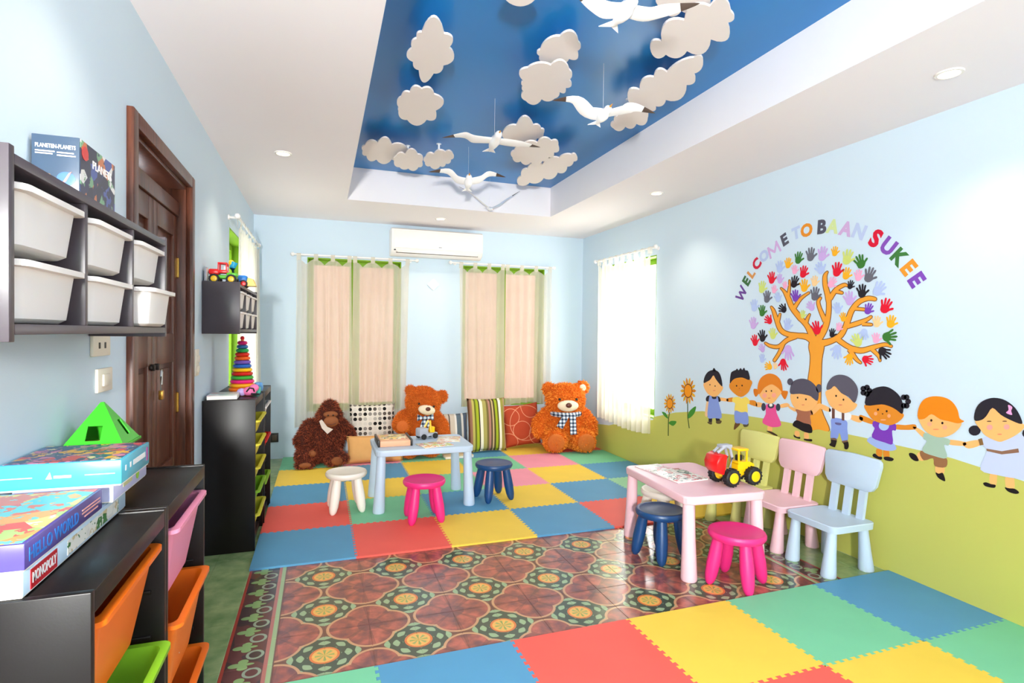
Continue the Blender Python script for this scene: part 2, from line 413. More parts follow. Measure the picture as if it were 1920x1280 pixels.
# ---- switches and sockets
m_plate = pm('ivory_plastic', (232, 224, 206), .4, .4, .02)
m_dark = pm('dark_plastic', (46, 42, 40), .4, .4, .04)
def plate(name, label, cat, c, sy, sz, kind):
    t = thing(name, label, cat, c)
    bm = B(); box(bm, (.005, 0, 0), (.01, sy, sz), .003); obj('cover_plate', bm, m_plate, t)
    if kind == 'rocker': bm = B(); box(bm, (.012, 0, 0), (.007, sy*.45, sz*.5), .002); obj('rocker', bm, m_plate, t)
    elif kind == 'socket':
        for y in (-.025, .025): bm = B(); box(bm, (.0105, y, 0), (.003, .012, .02), .001); obj('socket_slot', bm, m_dark, t)
    else:
        for z in (-.04, .02): bm = B(); box(bm, (.013, 0, z), (.008, sy*.6, .04), .002); obj('button', bm, m_plate, t)
    return t
plate('light_switch', 'ivory light switch on the wall between the white-bin shelf and door', 'light switch', (XL, 2.18, 1.22), .13, .078, 'rocker')
plate('wall_socket', 'ivory wall socket half hidden under the white-bin wall shelf', 'socket', (XL, 2.15, 1.335), .15, .07, 'socket')
plate('fan_control', 'tall ivory control switch on the wall right of the dark door', 'control switch', (XL, 3.63, 1.2), .085, .155, 'buttons')
t = thing('wall_outlet', 'dark wall outlet low on the back wall beside the gorilla', 'socket', (-.473, YB, .232))
bm = B(); box(bm, (0, -.006, 0), (.08, .012, .1), .003); obj('cover_plate', bm, m_dark, t)
bm = B(); box(bm, (0, -.0135, 0), (.045, .004, .06), .001); obj('socket_insert', bm, pm('brown_plastic', (96, 78, 62), .4), t)

# ---- recessed downlights
m_ring = pm('downlight_ring', (244, 240, 232), .4, .4, .01); m_lens = glow('downlight_lens', (255, 226, 178), 9)
for i, (x, y, lab) in enumerate(((-.259, 4.178, 'round recessed downlight in ceiling above the small wall shelf of toys'), (2.75, 4.163, 'round recessed downlight in ceiling between right window and wall tree'), (2.755, 1.792, 'round recessed downlight in ceiling above the wall lettering'), (1.216, 5.952, 'round recessed downlight in ceiling just in front of air conditioner'), (-.259, 1.79, 'round recessed downlight in ceiling above the white-bin wall shelf'))):
    t = thing('downlight', lab, 'downlight', (x, y, ZC), group='recessed ceiling downlights')
    bm = B(); loft(bm, [ring((0, 0), .058, 0), ring((0, 0), .056, -.006), ring((0, 0), .044, -.007), ring((0, 0), .042, -.001)], False, False); obj('trim_ring', bm, m_ring, t)
    bm = B(); lathe(bm, [(.042, -.0005), (.042, -.003), (.03, -.0045)]); obj('lens', bm, m_lens, t)
    l = bpy.data.lights.new('downlight_lamp', 'SPOT'); l.energy = 22; l.color = (1, .86, .66); l.spot_size = math.radians(112); l.spot_blend = .75; l.shadow_soft_size = .04
    lo = bpy.data.objects.new('downlight_lamp', l); COL.objects.link(lo); lo.parent = t; lo.location = (0, 0, -.02)
# ================================================================ FOAM MATS
MT = .012
FOAM = dict(red=(232, 92, 80), yellow=(236, 198, 72), blue=(84, 148, 186), green=(118, 196, 152), pink=(232, 146, 164), mint=(150, 204, 160))
def foam(c):
    n = 'foam_'+c
    if n not in MATS:
        k = NB(n); src, _ = k.xyz('Object'); base = lin(FOAM[c]); f = k.noise(src, 5, 3)[0]
        col = k.mix(f, tuple(v*.93 for v in base[:3])+(1,), tuple(min(1, v*1.06) for v in base[:3])+(1,))
        k.bump(k.noise(src, 420, 2)[0], .22, .001); MATS[n] = k.fin(col, .58, .35)
    return MATS[n]
NT, AMP, GAP = 13, .0075, .0004
def zig(s):
    """jigsaw boundary from 0..s: list of (t, offset)"""
    p = s/NT; out = [(0, 0)]
    for i in range(NT):
        for f, a in ((.30, -1), (.24, 1), (.82, 1), (.76, -1)):
            if i == 0 and a == -1 and f == .30: out.append(((.06)*p, -AMP))
            out.append(((i+f)*p, a*AMP))
    out.append((s-.06*p, -AMP)); out.append((s, 0)); return out
def mat_mesh(sx, sy, L, R, F, K):
    """outline of one mat, True = jigsaw edge"""
    e = lambda s, on, off: [(t, (o if on else 0)+off) for t, o in (zig(s) if on else [(0, 0), (s, 0)])]
    pts = [(t, o) for t, o in e(sx, F, GAP)]                      # front edge, left to right
    pts += [(sx+o, t) for t, o in e(sy, R, -GAP)][1:]
    pts += [(t, sy+o) for t, o in e(sx, K, -GAP)][::-1][1:]
    pts += [(o, t) for t, o in e(sy, L, GAP)][::-1][1:-1]
    bm = B(); top = [bm.verts.new((x, y, MT)) for x, y in pts]; bot = [bm.verts.new((x, y, 0)) for x, y in pts]
    bm.faces.new(top); bm.faces.new(bot[::-1])
    for i in range(len(pts)):
        j = (i+1) % len(pts); bm.faces.new((bot[i], bot[j], top[j], top[i]))
    return bm
mat_cache = {}
def foam_mat(x, y, sx, sy, edges, colour, label, group, rz=0):
    key = (round(sx, 4), round(sy, 4), edges, colour)
    if key not in mat_cache:
        o = obj('foam_mat', mat_mesh(sx, sy, *edges), foam(colour), smooth=False); mat_cache[key] = o.data
    else:
        o = bpy.data.objects.new('foam_mat', mat_cache[key]); COL.objects.link(o)
    o.location = (x, y, 0); o.rotation_euler.z = rz
    tag(o, label, 'foam mat', group); return o
rows = [  # from the tiled strip towards the back wall
    ['blue', 'red', 'yellow', 'blue', 'red', 'yellow'],
    ['red', 'green', 'blue', 'yellow', 'blue', 'mint'],
    ['blue', 'yellow', 'green', 'pink', 'yellow', 'blue'],
    ['yellow', 'blue', 'yellow', 'green', 'pink', 'green'],
    ['green', 'pink', 'green', 'blue', 'yellow', 'red']]
own = {(0, 5): 'yellow foam mat by the wall behind the green chair', (1, 1): 'green foam mat under the front leg of pale blue table', (1, 2): 'blue foam mat between pink stool and navy stool at pale blue table', (1, 0): 'red foam mat under the white stool feet',
       (4, 0): 'green foam mat under the sitting gorilla toy', (4, 5): 'red foam mat under the big bear in the corner', (0, 1): 'red foam mat under the front feet of pink stool at pale blue table',
       (0, 0): 'blue foam mat on the tile edge beside the tall black shelf', (0, 3): 'blue foam mat on the tile edge, between yellow and red mats', (0, 4): 'red foam mat on the tile edge beside the pink table leg', (2, 0): 'blue foam mat beside the black shelf, between red and yellow mats', (3, 0): 'yellow foam mat in front of the gorilla', (2, 3): 'pink foam mat behind the navy stool of pale blue table', (3, 4): 'pink foam mat in front of the red cushion and yellow mat', (1, 3): 'yellow foam mat right of the navy stool at pale blue table', (3, 2): 'yellow foam mat behind the pale blue table legs', (1, 4): 'blue foam mat with a yellow mat on its left and red in front', (2, 5): 'blue foam mat against the green wall, next to yellow mat', (2, 1): 'yellow foam mat under the rear of the white stool and table leg', (2, 4): 'yellow foam mat ringed by pink, blue and green mats', (3, 1): 'blue foam mat in front of the tan cushion', (2, 2): 'green foam mat under the rear leg of pale blue table', (3, 3): 'green foam mat between a yellow and a pink mat, before olive cushion', (4, 2): 'green foam mat under the beige book', (4, 1): 'pink foam mat under the tan cushion', (4, 3): 'blue foam mat under the olive striped cushion', (4, 4): 'yellow foam mat under the red cushion', (1, 5): 'mint green foam mat against the green wall behind the pink table', (0, 2): 'yellow foam mat on the edge of the tiles beside the pink stool', (3, 5): 'green foam mat against the wall in front of big bear'}
MX0, MY0 = -.385, 3.487; MSX = (XR-.004-MX0)/6; MSY = (YB-.006-MY0)/5
for r in range(5):
    for c in range(6):
        col = rows[r][c]; lab = own.get((r, c), f'{col} interlocking foam mat of the play corner by the windows')
        foam_mat(MX0+MSX*c, MY0+MSY*r, MSX, MSY, (c > 0, c < 5, r > 0, r < 4), col, lab, f'{col} foam mats of the play corner')
front = [['green', 'blue', 'red', 'yellow', 'green', 'blue'], [None, None, None, 'red', 'yellow', 'green']]
A = math.radians(.62); FS = .594; fx, fy = -.372, 2.312
for r in range(2):
    for c in range(6):
        col = front[r][c]
        if not col: continue
        ux, uy = FS*c, -FS*(r+1)
        where = 'along the tile edge' if r == 0 else 'in its second row'
        side = ' against the green wall' if c == 5 else ''
        foam_mat(fx+ux*math.cos(A)-uy*math.sin(A), fy+ux*math.sin(A)+uy*math.cos(A), FS, FS, (c > (0 if r == 0 else 3), c < 5, True, r == 1), col,
                 f'{col} foam mat of the near mat, {where}{side}'+(' beside the shelf units' if (r, c) == (0, 0) else ' between two red mats' if (r, c) == (9, 9) else ''), f'{col} near foam mats', A)

# ================================================================ CHILDREN'S FURNITURE
def plastic(n, rgb, rough=.42): return pm('plastic_'+n, rgb, rough, .45, .02, 6, .05, 300)
P_WHITE, P_PINK, P_NAVY = plastic('ivory', (238, 230, 218)), plastic('hot_pink', (228, 42, 124)), plastic('navy', (22, 66, 116), .36)
P_BLUE, P_ROSE, P_LIME = plastic('powder_blue', (188, 206, 224)), plastic('rose', (240, 196, 204)), plastic('lime', (214, 212, 128))
def make_stool(m, label, loc, rz):
    t = thing('stool', label, 'stool', loc, rz)
    bm = B(); lathe(bm, [(.06, .25), (.128, .254), (.146, .26), (.155, .273), (.156, .287), (.149, .299), (.139, .301), (.128, .297), (.06, .2955), (.001, .2955)], 40)
    obj('seat', bm, m, t)
    for sx in (-1, 1):
        for sy in (-1, 1):
            bm = B(); a = Vector((sx*.072, sy*.072, .272)); e = Vector((sx*.108, sy*.108, 0))
            prof = [(0, .031), (.1, .032), (.3, .0355), (.55, .038), (.8, .034), (.92, .0275), (.97, .021), (1.0, .013)]
            lp = []
            for s, r in prof:
                p = a.lerp(e, s); lp.append([(p.x+r*math.cos(2*PI*k/16), p.y+r*math.sin(2*PI*k/16), p.z) for k in range(16)])
            loft(bm, lp); obj('leg', bm, m, t)
    return t
make_stool(P_WHITE, 'ivory white round stool on foam mats beside the pale blue table', (.19, 4.45, MT), .06)
make_stool(P_PINK, 'hot pink round stool on foam mats in front of pale blue table', (.725, 4.05, MT), 0)
make_stool(P_NAVY, 'navy blue round stool on foam mats right of pale blue table', (1.37, 4.40, MT), .2)
make_stool(P_PINK, 'hot pink round stool on the patterned tiles by pink table', (2.215, 2.508, 0), .5)
make_stool(P_NAVY, 'navy blue round stool pushed under the pink table', (2.025, 2.965, 0), .25)
make_stool(P_WHITE, 'ivory white round stool mostly hidden under the pink table', (2.30, 3.34, MT*0), .1)
def make_table(m, label, loc, rz):
    t = thing('childrens_table', label, 'table', loc, rz); L, Wd = .77, .55
    bm = B(); loft(bm, [rr(0, 0, L-.03, Wd-.03, .04, .43), rr(0, 0, L-.012, Wd-.012, .05, .432), rr(0, 0, L-.006, Wd-.006, .053, .437), rr(0, 0, L, Wd, .055, .47), rr(0, 0, L-.004, Wd-.004, .055, .477), rr(0, 0, L-.014, Wd-.014, .05, .48)])
    obj('tabletop', bm, m, t, sharp=22)
    for sx in (-1, 1):
        for sy in (-1, 1):
            bm = B(); a = Vector((sx*(L/2-.048), sy*(Wd/2-.048), .43)); e = Vector((sx*(L/2-.03), sy*(Wd/2-.046), 0))
            lp = []
            for s, r in ((0, .031), (.02, .033), (.5, .038), (.97, .046), (.985, .0455), (1, .043)):
                p = a.lerp(e, s); lp.append(ring((p.x, p.y), r, p.z, 20))
            loft(bm, lp); obj('leg', bm, m, t)
    return t
make_table(P_BLUE, 'powder blue rectangular play table on foam mats with three stools', (.776, 4.52, MT), 0)
make_table(P_ROSE, 'pale pink rectangular play table on patterned tiles with toy digger', (2.238, 2.962, 0), PI/2-.066)
def make_chair(m, label, loc, rz):
    """faces -x, width along y"""
    t = thing('childrens_chair', label, 'chair', loc, rz)
    bm = B(); loft(bm, [rr(-.165, 0, .30, .33, .03, .256), rr(-.165, 0, .33, .355, .04, .26), rr(-.165, 0, .335, .36, .042, .295), rr(-.165, 0, .327, .352, .04, .3), rr(-.165, 0, .29, .33, .03, .298)]); obj('seat', bm, m, t, sharp=25)
    for sx in (-.29, -.045):
        for sy in (-1, 1):
            bm = B(); a = Vector((sx, sy*.128, .262)); e = Vector((sx+(-.024 if sx < -.2 else .03), sy*.13, 0)); lp = []
            for s, r in ((0, .026), (.5, .033), (.96, .0425), (.98, .042), (1, .04)):
                p = a.lerp(e, s); lp.append(ring((p.x, p.y), r, p.z, 20))
            loft(bm, lp); obj('leg', bm, m, t)
    for y in (-.095, 0, .095):
        bm = B(); lp = []
        for z, x in ((.29, -.03), (.42, -.01), (.49, 0)): lp.append([(x-.011, y-.022, z), (x+.011, y-.022, z), (x+.011, y+.022, z), (x-.011, y+.022, z)])
        loft(bm, lp); obj('slat', bm, m, t)
    bm = B(); out = []
    prof = [(-.125, .466), (.125, .466), (.15, .474), (.172, .505), (.19, .625), (.187, .648), (.172, .664), (0, .672), (-.172, .664), (-.187, .648), (-.19, .625), (-.172, .505), (-.15, .474)]
    def lp(sc, dx): return [(-.004+(z-.45)*.13+dx, y*sc, .56+(z-.56)*sc) for y, z in prof]
    loft(bm, [lp(.96, -.016), lp(1, -.012), lp(1, .01), lp(.96, .014)]); obj('backrest', bm, m, t, sharp=50)
    return t
make_chair(P_LIME, 'lime green toddler chair against the green wall, furthest from near mats', (3.105, 3.313, 0), 0)
make_chair(P_ROSE, 'pale pink toddler chair against the wall between lime and blue chairs', (3.105, 2.928, 0), 0)
make_chair(P_BLUE, 'powder blue toddler chair against the green wall beside near blue mat', (3.105, 2.543, 0), 0)

# ---- magazines and books
def page_art(name, seed, cols, scale=22):
    k = NB(name); src, o = k.xyz('Object'); mp = k.n('ShaderNodeMapping'); mp.inputs['Location'].default_value = (seed*3.1, seed*1.7, 0); k.l(src, mp.inputs[0])
    v = k.n('ShaderNodeTexVoronoi'); v.inputs['Scale'].default_value = scale; k.l(mp.outputs[0], v.inputs['Vector'])
    sp = k.n('ShaderNodeSeparateColor'); k.l(v.outputs['Color'], sp.inputs[0])
    n = k.noise(mp.outputs[0], scale*1.6, 3)[0]
    f = k.ma('ADD', k.ma('MULTIPLY', sp.outputs[0], .6), k.ma('MULTIPLY', n, .4))
    st = [(i/len(cols)*.8+.1, c) for i, c in enumerate(cols)]
    c = k.ramp(f, st, True)
    return k.fin(c, .35, .4)
m_paper = pm('paper', (240, 236, 228), .6, .3, .02)
def booklet(name, label, cat, loc, rz, sx, sy, h, art, n_leaf=1, group=None):
    t = thing(name, label, cat, loc, rz, group)
    bm = B(); box(bm, (0, 0, h*.5), (sx*.985, sy*.985, h*.8), .001); obj('pages', bm, m_paper, t)
    bm = B(); box(bm, (0, 0, h-.0008), (sx, sy, .0016), .0006); obj('front_cover', bm, art, t)
    return t
art_a = page_art('picture_page_animals', 1, [(244, 240, 234), (226, 226, 220), (244, 242, 236), (206, 120, 120), (240, 236, 228), (96, 120, 112), (244, 240, 232), (150, 190, 180)], 30)
art_b = page_art('picture_page_food', 2, [(244, 240, 232), (236, 206, 120), (244, 236, 220), (222, 130, 120), (250, 246, 238), (190, 200, 110), (240, 170, 90), (250, 246, 240)], 26)
booklet('picture_book', 'picture book of small animal drawings on the pink table beside digger', 'book', (2.185, 3.01, .4802), .05, .235, .29, .012, art_a)
booklet('magazine', 'thin white picture sheet lying behind the animal book on pink table', 'magazine', (2.155, 3.245, .4802), .1, .2, .16, .005, page_art('picture_page_sheet', 5, [(240, 236, 230), (250, 246, 242), (200, 200, 196), (244, 238, 234), (220, 160, 170), (246, 242, 238)], 34))
booklet('magazine', 'colourful food picture magazine on the pale blue table', 'magazine', (.86, 4.36, .4922), .25, .25, .19, .006, art_b)
booklet('magazine', 'pale open picture magazine near the right end of pale blue table', 'magazine', (1.02, 4.56, .4922), -.25, .19, .24, .004, page_art('picture_page_pale', 7, [(244, 240, 228), (236, 232, 214), (240, 220, 170), (248, 244, 236), (230, 170, 140), (246, 242, 234)], 20))
# ---- wooden puzzle tray on the blue table
t = thing('puzzle_box', 'peach topped puzzle box with dark end panels on pale blue table', 'toy box', (.555, 4.535, .4922), .0)
bm = B(); box(bm, (0, 0, .022), (.235, .30, .044), .003); obj('box_body', bm, pm('peach_card', (236, 178, 140), .5), t)
for s in (-1, 1): bm = B(); box(bm, (s*.126, 0, .026), (.016, .31, .052), .003); obj('end_panel', bm, m_dark, t)
bm = B(); box(bm, (0, .03, .0455), (.21, .2, .003), .001); obj('picture_lid', bm, page_art('puzzle_lid', 3, [(226, 120, 110), (240, 220, 150), (236, 200, 110), (90, 90, 70), (236, 230, 190), (210, 90, 80)], 24), t)
# ---- toy tow truck on the blue table
P_YEL, P_RED, P_BLK, P_GRY = plastic('toy_yellow', (246, 196, 16), .3), plastic('toy_red', (232, 22, 24), .3), plastic('tyre_black', (28, 28, 30), .6), plastic('toy_grey', (172, 174, 184), .35)
def wheel(parent, c, r, w, axis='y', hubm=None):
    M = Matrix.Translation(c) @ (Matrix.Rotation(PI/2, 4, 'X') if axis == 'y' else Matrix.Rotation(PI/2, 4, 'Y'))
    bm = B(); lathe(bm, [(r*.6, -w/2), (r*.86, -w/2), (r, -w*.36), (r, w*.36), (r*.86, w/2), (r*.6, w/2)], 28, M)
    for i in range(16):
        a = 2*PI*i/16; box(bm, M @ Vector((r*math.cos(a), r*math.sin(a), 0)), (r*.13, r*.13, w*.8) , .0, (M.to_3x3().to_4x4() @ Matrix.Rotation(a, 4, 'Z')))
    tyre = obj('tyre', bm, P_BLK, parent)
    bm = B(); lathe(bm, [(r*.2, -w*.56), (r*.5, -w*.56), (r*.62, -w*.5), (r*.62, w*.5), (r*.5, w*.56), (r*.2, w*.56)], 24, M); obj('hub', bm, hubm or P_YEL, tyre)
t = thing('toy_tow_truck', 'small grey toy truck with yellow crane arms on pale blue table', 'toy truck', (.845, 4.66, .4922), .35)
bm = B(); box(bm, (-.04, 0, .058), (.085, .08, .07), .012); obj('cab', bm, P_GRY, t)
bm = B(); box(bm, (.03, 0, .034), (.13, .07, .026), .006); obj('chassis', bm, P_GRY, t)
for s in (-1, 1):
    bm = B(); tube(bm, [(-.02+.05*(s < 0), s*.028, .05), (.03, s*.016, .15)], .008, 8); obj('crane_arm', bm, P_YEL, t)
bm = B(); box(bm, (.055, 0, .072), (.03, .06, .05), .006); obj('winch', bm, P_YEL, t)
for x in (-.045, .065):
    for s in (-1, 1): wheel(t, (x, s*.045, .022), .0215, .02, 'y', P_BLK)
# ---- toy digger on the pink table
t = thing('toy_digger', 'yellow toy digger with red bucket and big black wheels on pink table', 'toy digger', (2.425, 2.77, .483), .0)
t.scale = (1.1, 1.05, 1.1)
for x in (-.075, .072):
    for s in (-1, 1): wheel(t, (x, s*.062, .0485), .0475, .046)
bm = B(); loft(bm, [[(x, y*w, z) for y, z in ((-1, .05), (1, .05), (1, h), (-1, h))] for x, w, h in ((-.118, .026, .07), (-.1, .036, .085), (-.03, .036, .078), (.03, .036, .088), (.1, .034, .085), (.118, .026, .075))]); obj('chassis', bm, P_YEL, t)
bm = B(); loft(bm, [[(x, y*w, z) for y, z in ((-1, z0), (1, z0), (1, z1), (-1, z1))] for x, w, z0, z1 in ((-.01, .034, .082, .11), (.02, .042, .08, .125), (.06, .044, .08, .125), (.1, .038, .085, .108))]); obj('engine_cover', bm, P_YEL, t, sharp=60)
cab = B()
for x in (-.005, .05):
    for s in (-1, 1): box(cab, (x, s*.034, .15), (.01, .009, .07), .002)
box(cab, (.022, 0, .19), (.075, .085, .014), .006); box(cab, (.022, 0, .12), (.07, .078, .012), .003); obj('cab', cab, P_YEL, t)
bm = B(); box(bm, (.022, 0, .14), (.03, .03, .035), .006); obj('driver_seat', bm, P_BLK, t)
bm = B(); box(bm, (-.085, -.0375, .076), (.03, .002, .016), .001); obj('badge', bm, P_BLK, t)
bm = B()
for s in (-1, 1): tube(bm, [(-.05, s*.02, .085), (-.04, s*.02, .15), (-.055, s*.02, .2), (-.085, s*.02, .215), (-.135, s*.016, .18)], .0085, 8)
box(bm, (-.075, 0, .212), (.07, .05, .018), .004); obj('lift_arm', bm, P_GRY, t)
bm = B(); prof = [(-.125, .178), (-.155, .165), (-.17, .13), (-.165, .095), (-.145, .072), (-.128, .066), (-.118, .1), (-.112, .14), (-.108, .17)]
loft(bm, [[(x+dx, w, z) for x, z in prof] for w, dx in ((-.058, .006), (-.053, 0), (.053, 0), (.058, .006))]); obj('bucket', bm, P_RED, t, sharp=50)
# ================================================================ LEFT WALL: SHELVES, BINS, TOYS
m_black = pm('black_brown_laminate', (20, 15, 14), .36, .3, .1, 7, .04, 200)
m_shelf = pm('charcoal_laminate', (72, 64, 70), .32, .45, .05, 7)
m_bin = plastic('bin_white', (238, 234, 230), .4)
def bin_mesh(w, d, h, taper=.82, t=.003, rim=.014, cr=.025):
    """open storage bin: depth d along x, width w along y, rim at height h"""
    bm = B(); k = taper
    loft(bm, [rr(0, 0, d*k-.02, w*k-.02, cr, 0), rr(0, 0, d*k, w*k, cr, .008), rr(0, 0, d, w, cr, h-.012), rr(0, 0, d+2*rim*.3, w+2*rim*.3, cr, h-.012),
              rr(0, 0, d+2*rim, w+2*rim, cr, h-.011), rr(0, 0, d+2*rim, w+2*rim, cr, h), rr(0, 0, d-2*t, w-2*t, cr, h), rr(0, 0, d*k-2*t, w*k-2*t, cr, .008+t)])
    return bm
def wall_shelf(label, y0, bins, lab_bin, grp, m, first_out=0):
    z0, hh, dp, L = 1.366, .322, .21, .965
    t = thing('wall_shelf', label, 'wall shelf', (XL, y0, z0)); th = .018
    def bd(n, ya, yb, za, zb, xa=.002, xb=dp): bm = B(); box(bm, ((xa+xb)/2, (ya+yb)/2, (za+zb)/2), (xb-xa, yb-ya, zb-za), .0015); obj(n, bm, m, t)
    bd('side_panel', 0, th, 0, hh); bd('side_panel', L-th, L, 0, hh)
    bd('top_panel', th, L-th, hh-.03, hh-.03+th); bd('bottom_panel', th, L-th, .012, .03); bd('back_panel', th, L-th, .03, hh-.03, .002, .008)
    cw = (L-2*th-2*.014)/3
    for i in (1, 2): bd('divider', th+cw*i+.014*(i-1), th+cw*i+.014*i, .03, hh-.03, .008, dp-.004)
    src = None
    for r in range(2):
        for c in range(3):
            yc = y0+th+cw*(c+.5)+.014*c; zb = z0+.032+r*.128
            h = .108
            if src is None: src = obj('storage_bin', bin_mesh(cw-.06, .17, h, .9), bins); o = src
            else: o = bpy.data.objects.new('storage_bin', src.data); COL.objects.link(o)
            dx = .0 if not (first_out and r == 0 and c == 2) else .03
            o.location = (XL+.118+dx, yc, zb); tag(o, lab_bin.format(pos=['lower', 'upper'][r], col=['near', 'middle', 'far'][c]), 'storage bin', grp)
    return t
wall_shelf('dark charcoal wall shelf with six white bins, beside the wooden door', 1.112, m_bin, 'white plastic bin in the {pos} row, {col} compartment of shelf beside the door', 'white bins of the shelf by the door', m_shelf, 1)
wall_shelf('dark charcoal wall shelf with toy truck on top, by the left window', 3.79, m_bin, 'white plastic bin in the {pos} row, {col} compartment of shelf under toy truck', 'white bins of the shelf under the toy truck', m_shelf)

# ---- planet puzzle box on the first shelf
def art_space():
    k = NB('space_print'); src, o = k.xyz('Object'); v = k.n('ShaderNodeTexVoronoi'); v.inputs['Scale'].default_value = 26; k.l(src, v.inputs['Vector'])
    sp = k.n('ShaderNodeSeparateColor'); k.l(v.outputs['Color'], sp.inputs[0]); n = k.noise(src, 30, 4)[0]
    f = k.ma('ADD', k.ma('MULTIPLY', sp.outputs[0], .7), k.ma('MULTIPLY', n, .3))
    return k.fin(k.ramp(f, [(.2, (28, 34, 60)), (.34, (60, 80, 150)), (.45, (34, 40, 70)), (.55, (190, 110, 60)), (.62, (40, 44, 80)), (.72, (110, 160, 120)), (.8, (220, 220, 220))], True), .3, .5)
m_navy = pm('print_navy', (64, 82, 104), .3, .5, .06); m_lett = pm('print_white', (240, 240, 240), .5, .3, 0)
px = thing('puzzle_box', 'dark planets puzzle box standing on the white-bin wall shelf', 'puzzle box', (-.632, 1.69, 1.6762))
bm = B(); box(bm, (0, .125, .098), (.1, .25, .196), .002); obj('carton', bm, m_navy, px)
bm = B(); box(bm, (.0508, .125, .098), (.0012, .246, .192), 0); obj('front_print', bm, art_space(), px, smooth=False)
text('title_lettering', 'PLANETEN-PLANETS', .014, m_lett, px, (0, -.0008, .168), (1, 0, 0), (0, 0, 1), .02, .084)
for xa, xb, z in ((-.042, -.002, .155), (.003, .038, .154), (-.042, -.006, .149), (.003, .042, .147)): bm = B(); box(bm, ((xa+xb)/2, -.0005, z), (xb-xa, .001, .003), 0); obj('text_line', bm, m_lett, px, smooth=False)
bm = B(); ball(bm, (-.02, -.0005, .085), (.016, .0012, .016), 18); obj('planet_print', bm, pm('print_ochre', (226, 172, 96), .4), px)
bm = B(); ball(bm, (.022, -.0005, .09), (.02, .0012, .017), 18); obj('planet_print', bm, pm('print_cobalt', (84, 124, 200), .4), px)
bm = B(); poly(bm, [(.014, -.0022, .078), (.022, -.0022, .082), (.034, -.0022, .108), (.028, -.0022, .104)], Vector((0, .001, 0))); obj('rocket_print', bm, pm('print_salmon', (226, 140, 130), .4), px)
text('title_lettering', 'PLANETS', .03, m_lett, px, (.0518, .15, .15), (0, 1, 0), (0, 0, 1), .02, .14)
bm = B(); poly(bm, [(.0518, .03+.02*math.cos(a), .165+.018*math.sin(a)) for a in [i*PI/8 for i in range(16)]], Vector((.0008, 0, 0))); obj('logo_print', bm, pm('print_red', (206, 60, 56), .4), px)

# ---- near storage units with coloured bins
ORANGE, GRASS, PINKB, YELB = plastic('bin_orange', (246, 116, 18)), plastic('bin_green', (136, 196, 38)), plastic('bin_pink', (244, 150, 182)), plastic('bin_yellow', (226, 214, 60))
def storage_unit(label, y0, L, ztop, depth=.3, levels=6, x0=XL):
    t = thing('storage_unit', label, 'storage unit', (x0, y0, 0)); th = .018
    def bd(n, ya, yb, za, zb, xa=.003, xb=depth, p=t): bm = B(); box(bm, ((xa+xb)/2, (ya+yb)/2, (za+zb)/2), (xb-xa, yb-ya, zb-za), .002); return obj(n, bm, m_black, p)
    s1 = bd('side_panel', 0, th, 0, ztop); s2 = bd('side_panel', L-th, L, 0, ztop)
    bd('top_panel', th, L-th, ztop-.045, ztop-.003); bd('back_panel', th, L-th, .04, ztop-.045, .003, .009); bd('plinth', th, L-th, 0, .04, .02, depth-.02)
    for i in range(levels):
        z = .1+i*(ztop-.2)/levels
        for s, ya in ((s1, th), (s2, L-th-.007)): bd('runner', ya, ya+.007, z, z+.01, .03, depth-.03, s)
    return t
storage_unit('black-brown storage unit with board games on top, orange bin highest', 1.178, .51, .915)
storage_unit('black-brown storage unit with a pink bin highest, next to the door', 1.692, .51, .915)
def unit_bin(y, z, w, h, m, label, out=.0, x0=XL, depth=.3, grp=None):
    o = obj('storage_bin', bin_mesh(w, .235, h, .72, rim=.016), m); o.location = (x0+depth-.128+out, y, z); return tag(o, label, 'storage bin', grp)
unit_bin(1.433, .622, .39, .215, ORANGE, 'large orange bin at the top of the unit under the board games')
unit_bin(1.433, .4, .39, .18, GRASS, 'grass green bin below the orange bin, under the board games', .02)
unit_bin(1.947, .615, .39, .22, PINKB, 'pale pink bin at the top of the storage unit next to door', .012)
unit_bin(1.947, .345, .39, .225, ORANGE, 'orange bin with papers directly below the pale pink bin', .022)
unit_bin(1.947, .1, .39, .2, ORANGE, 'orange bin in the bottom of the unit next to door', .022)
t = thing('paper_stack', 'loose white papers lying in the orange bin under the pink bin', 'papers', (-.50, 1.95, .40))
for i in range(3): bm = B(); box(bm, (.012*i, .01*i, .012+i*.006), (.12, .2, .003), .001, Matrix.Rotation(.15*i-.1, 4, 'Z') @ Matrix.Rotation(.12, 4, 'Y')); obj('sheet', bm, m_paper, t)

# ---- board games
def game(label, c, s, side, top, rz=0):
    t = thing('board_game', label, 'board game', c, rz)
    bm = B(); box(bm, (0, 0, s[2]*.45), (s[0]-.004, s[1]-.004, s[2]*.9), .0015); obj('tray', bm, m_paper, t)
    bm = B(); box(bm, (0, 0, s[2]*.53), (s[0], s[1], s[2]*.94), .0022); obj('lid', bm, side, t)
    bm = B(); box(bm, (0, 0, s[2]+.0003), (s[0]-.012, s[1]-.012, .0008), 0); obj('lid_picture', bm, top, t, smooth=False)
    return t
gx = (1, 0, 0)
m_skyb = pm('print_sky', (186, 212, 232), .35, .5, .05); m_purp = pm('print_violet', (86, 74, 150), .3, .5, .06); m_teal = pm('print_teal', (70, 176, 200), .3, .5, .05); m_lil = pm('print_lilac', (190, 194, 232), .35, .5, .05)
g = game('flat pale blue board game with red MONOPOLY label at the pile bottom', (-.585, 1.452, .9155), (.19, .535, .047), m_skyb, m_skyb)
bm = B(); box(bm, (.0955, -.19, .0235), (.0012, .105, .036), 0); obj('brand_label', bm, pm('print_monopoly_red', (206, 34, 44), .35), g, smooth=False)
text('lettering', 'MONOPOLY', .026, m_lett, g, (.0964, -.19, .0235), (0, 1, 0), (0, 0, 1), .02, .094)
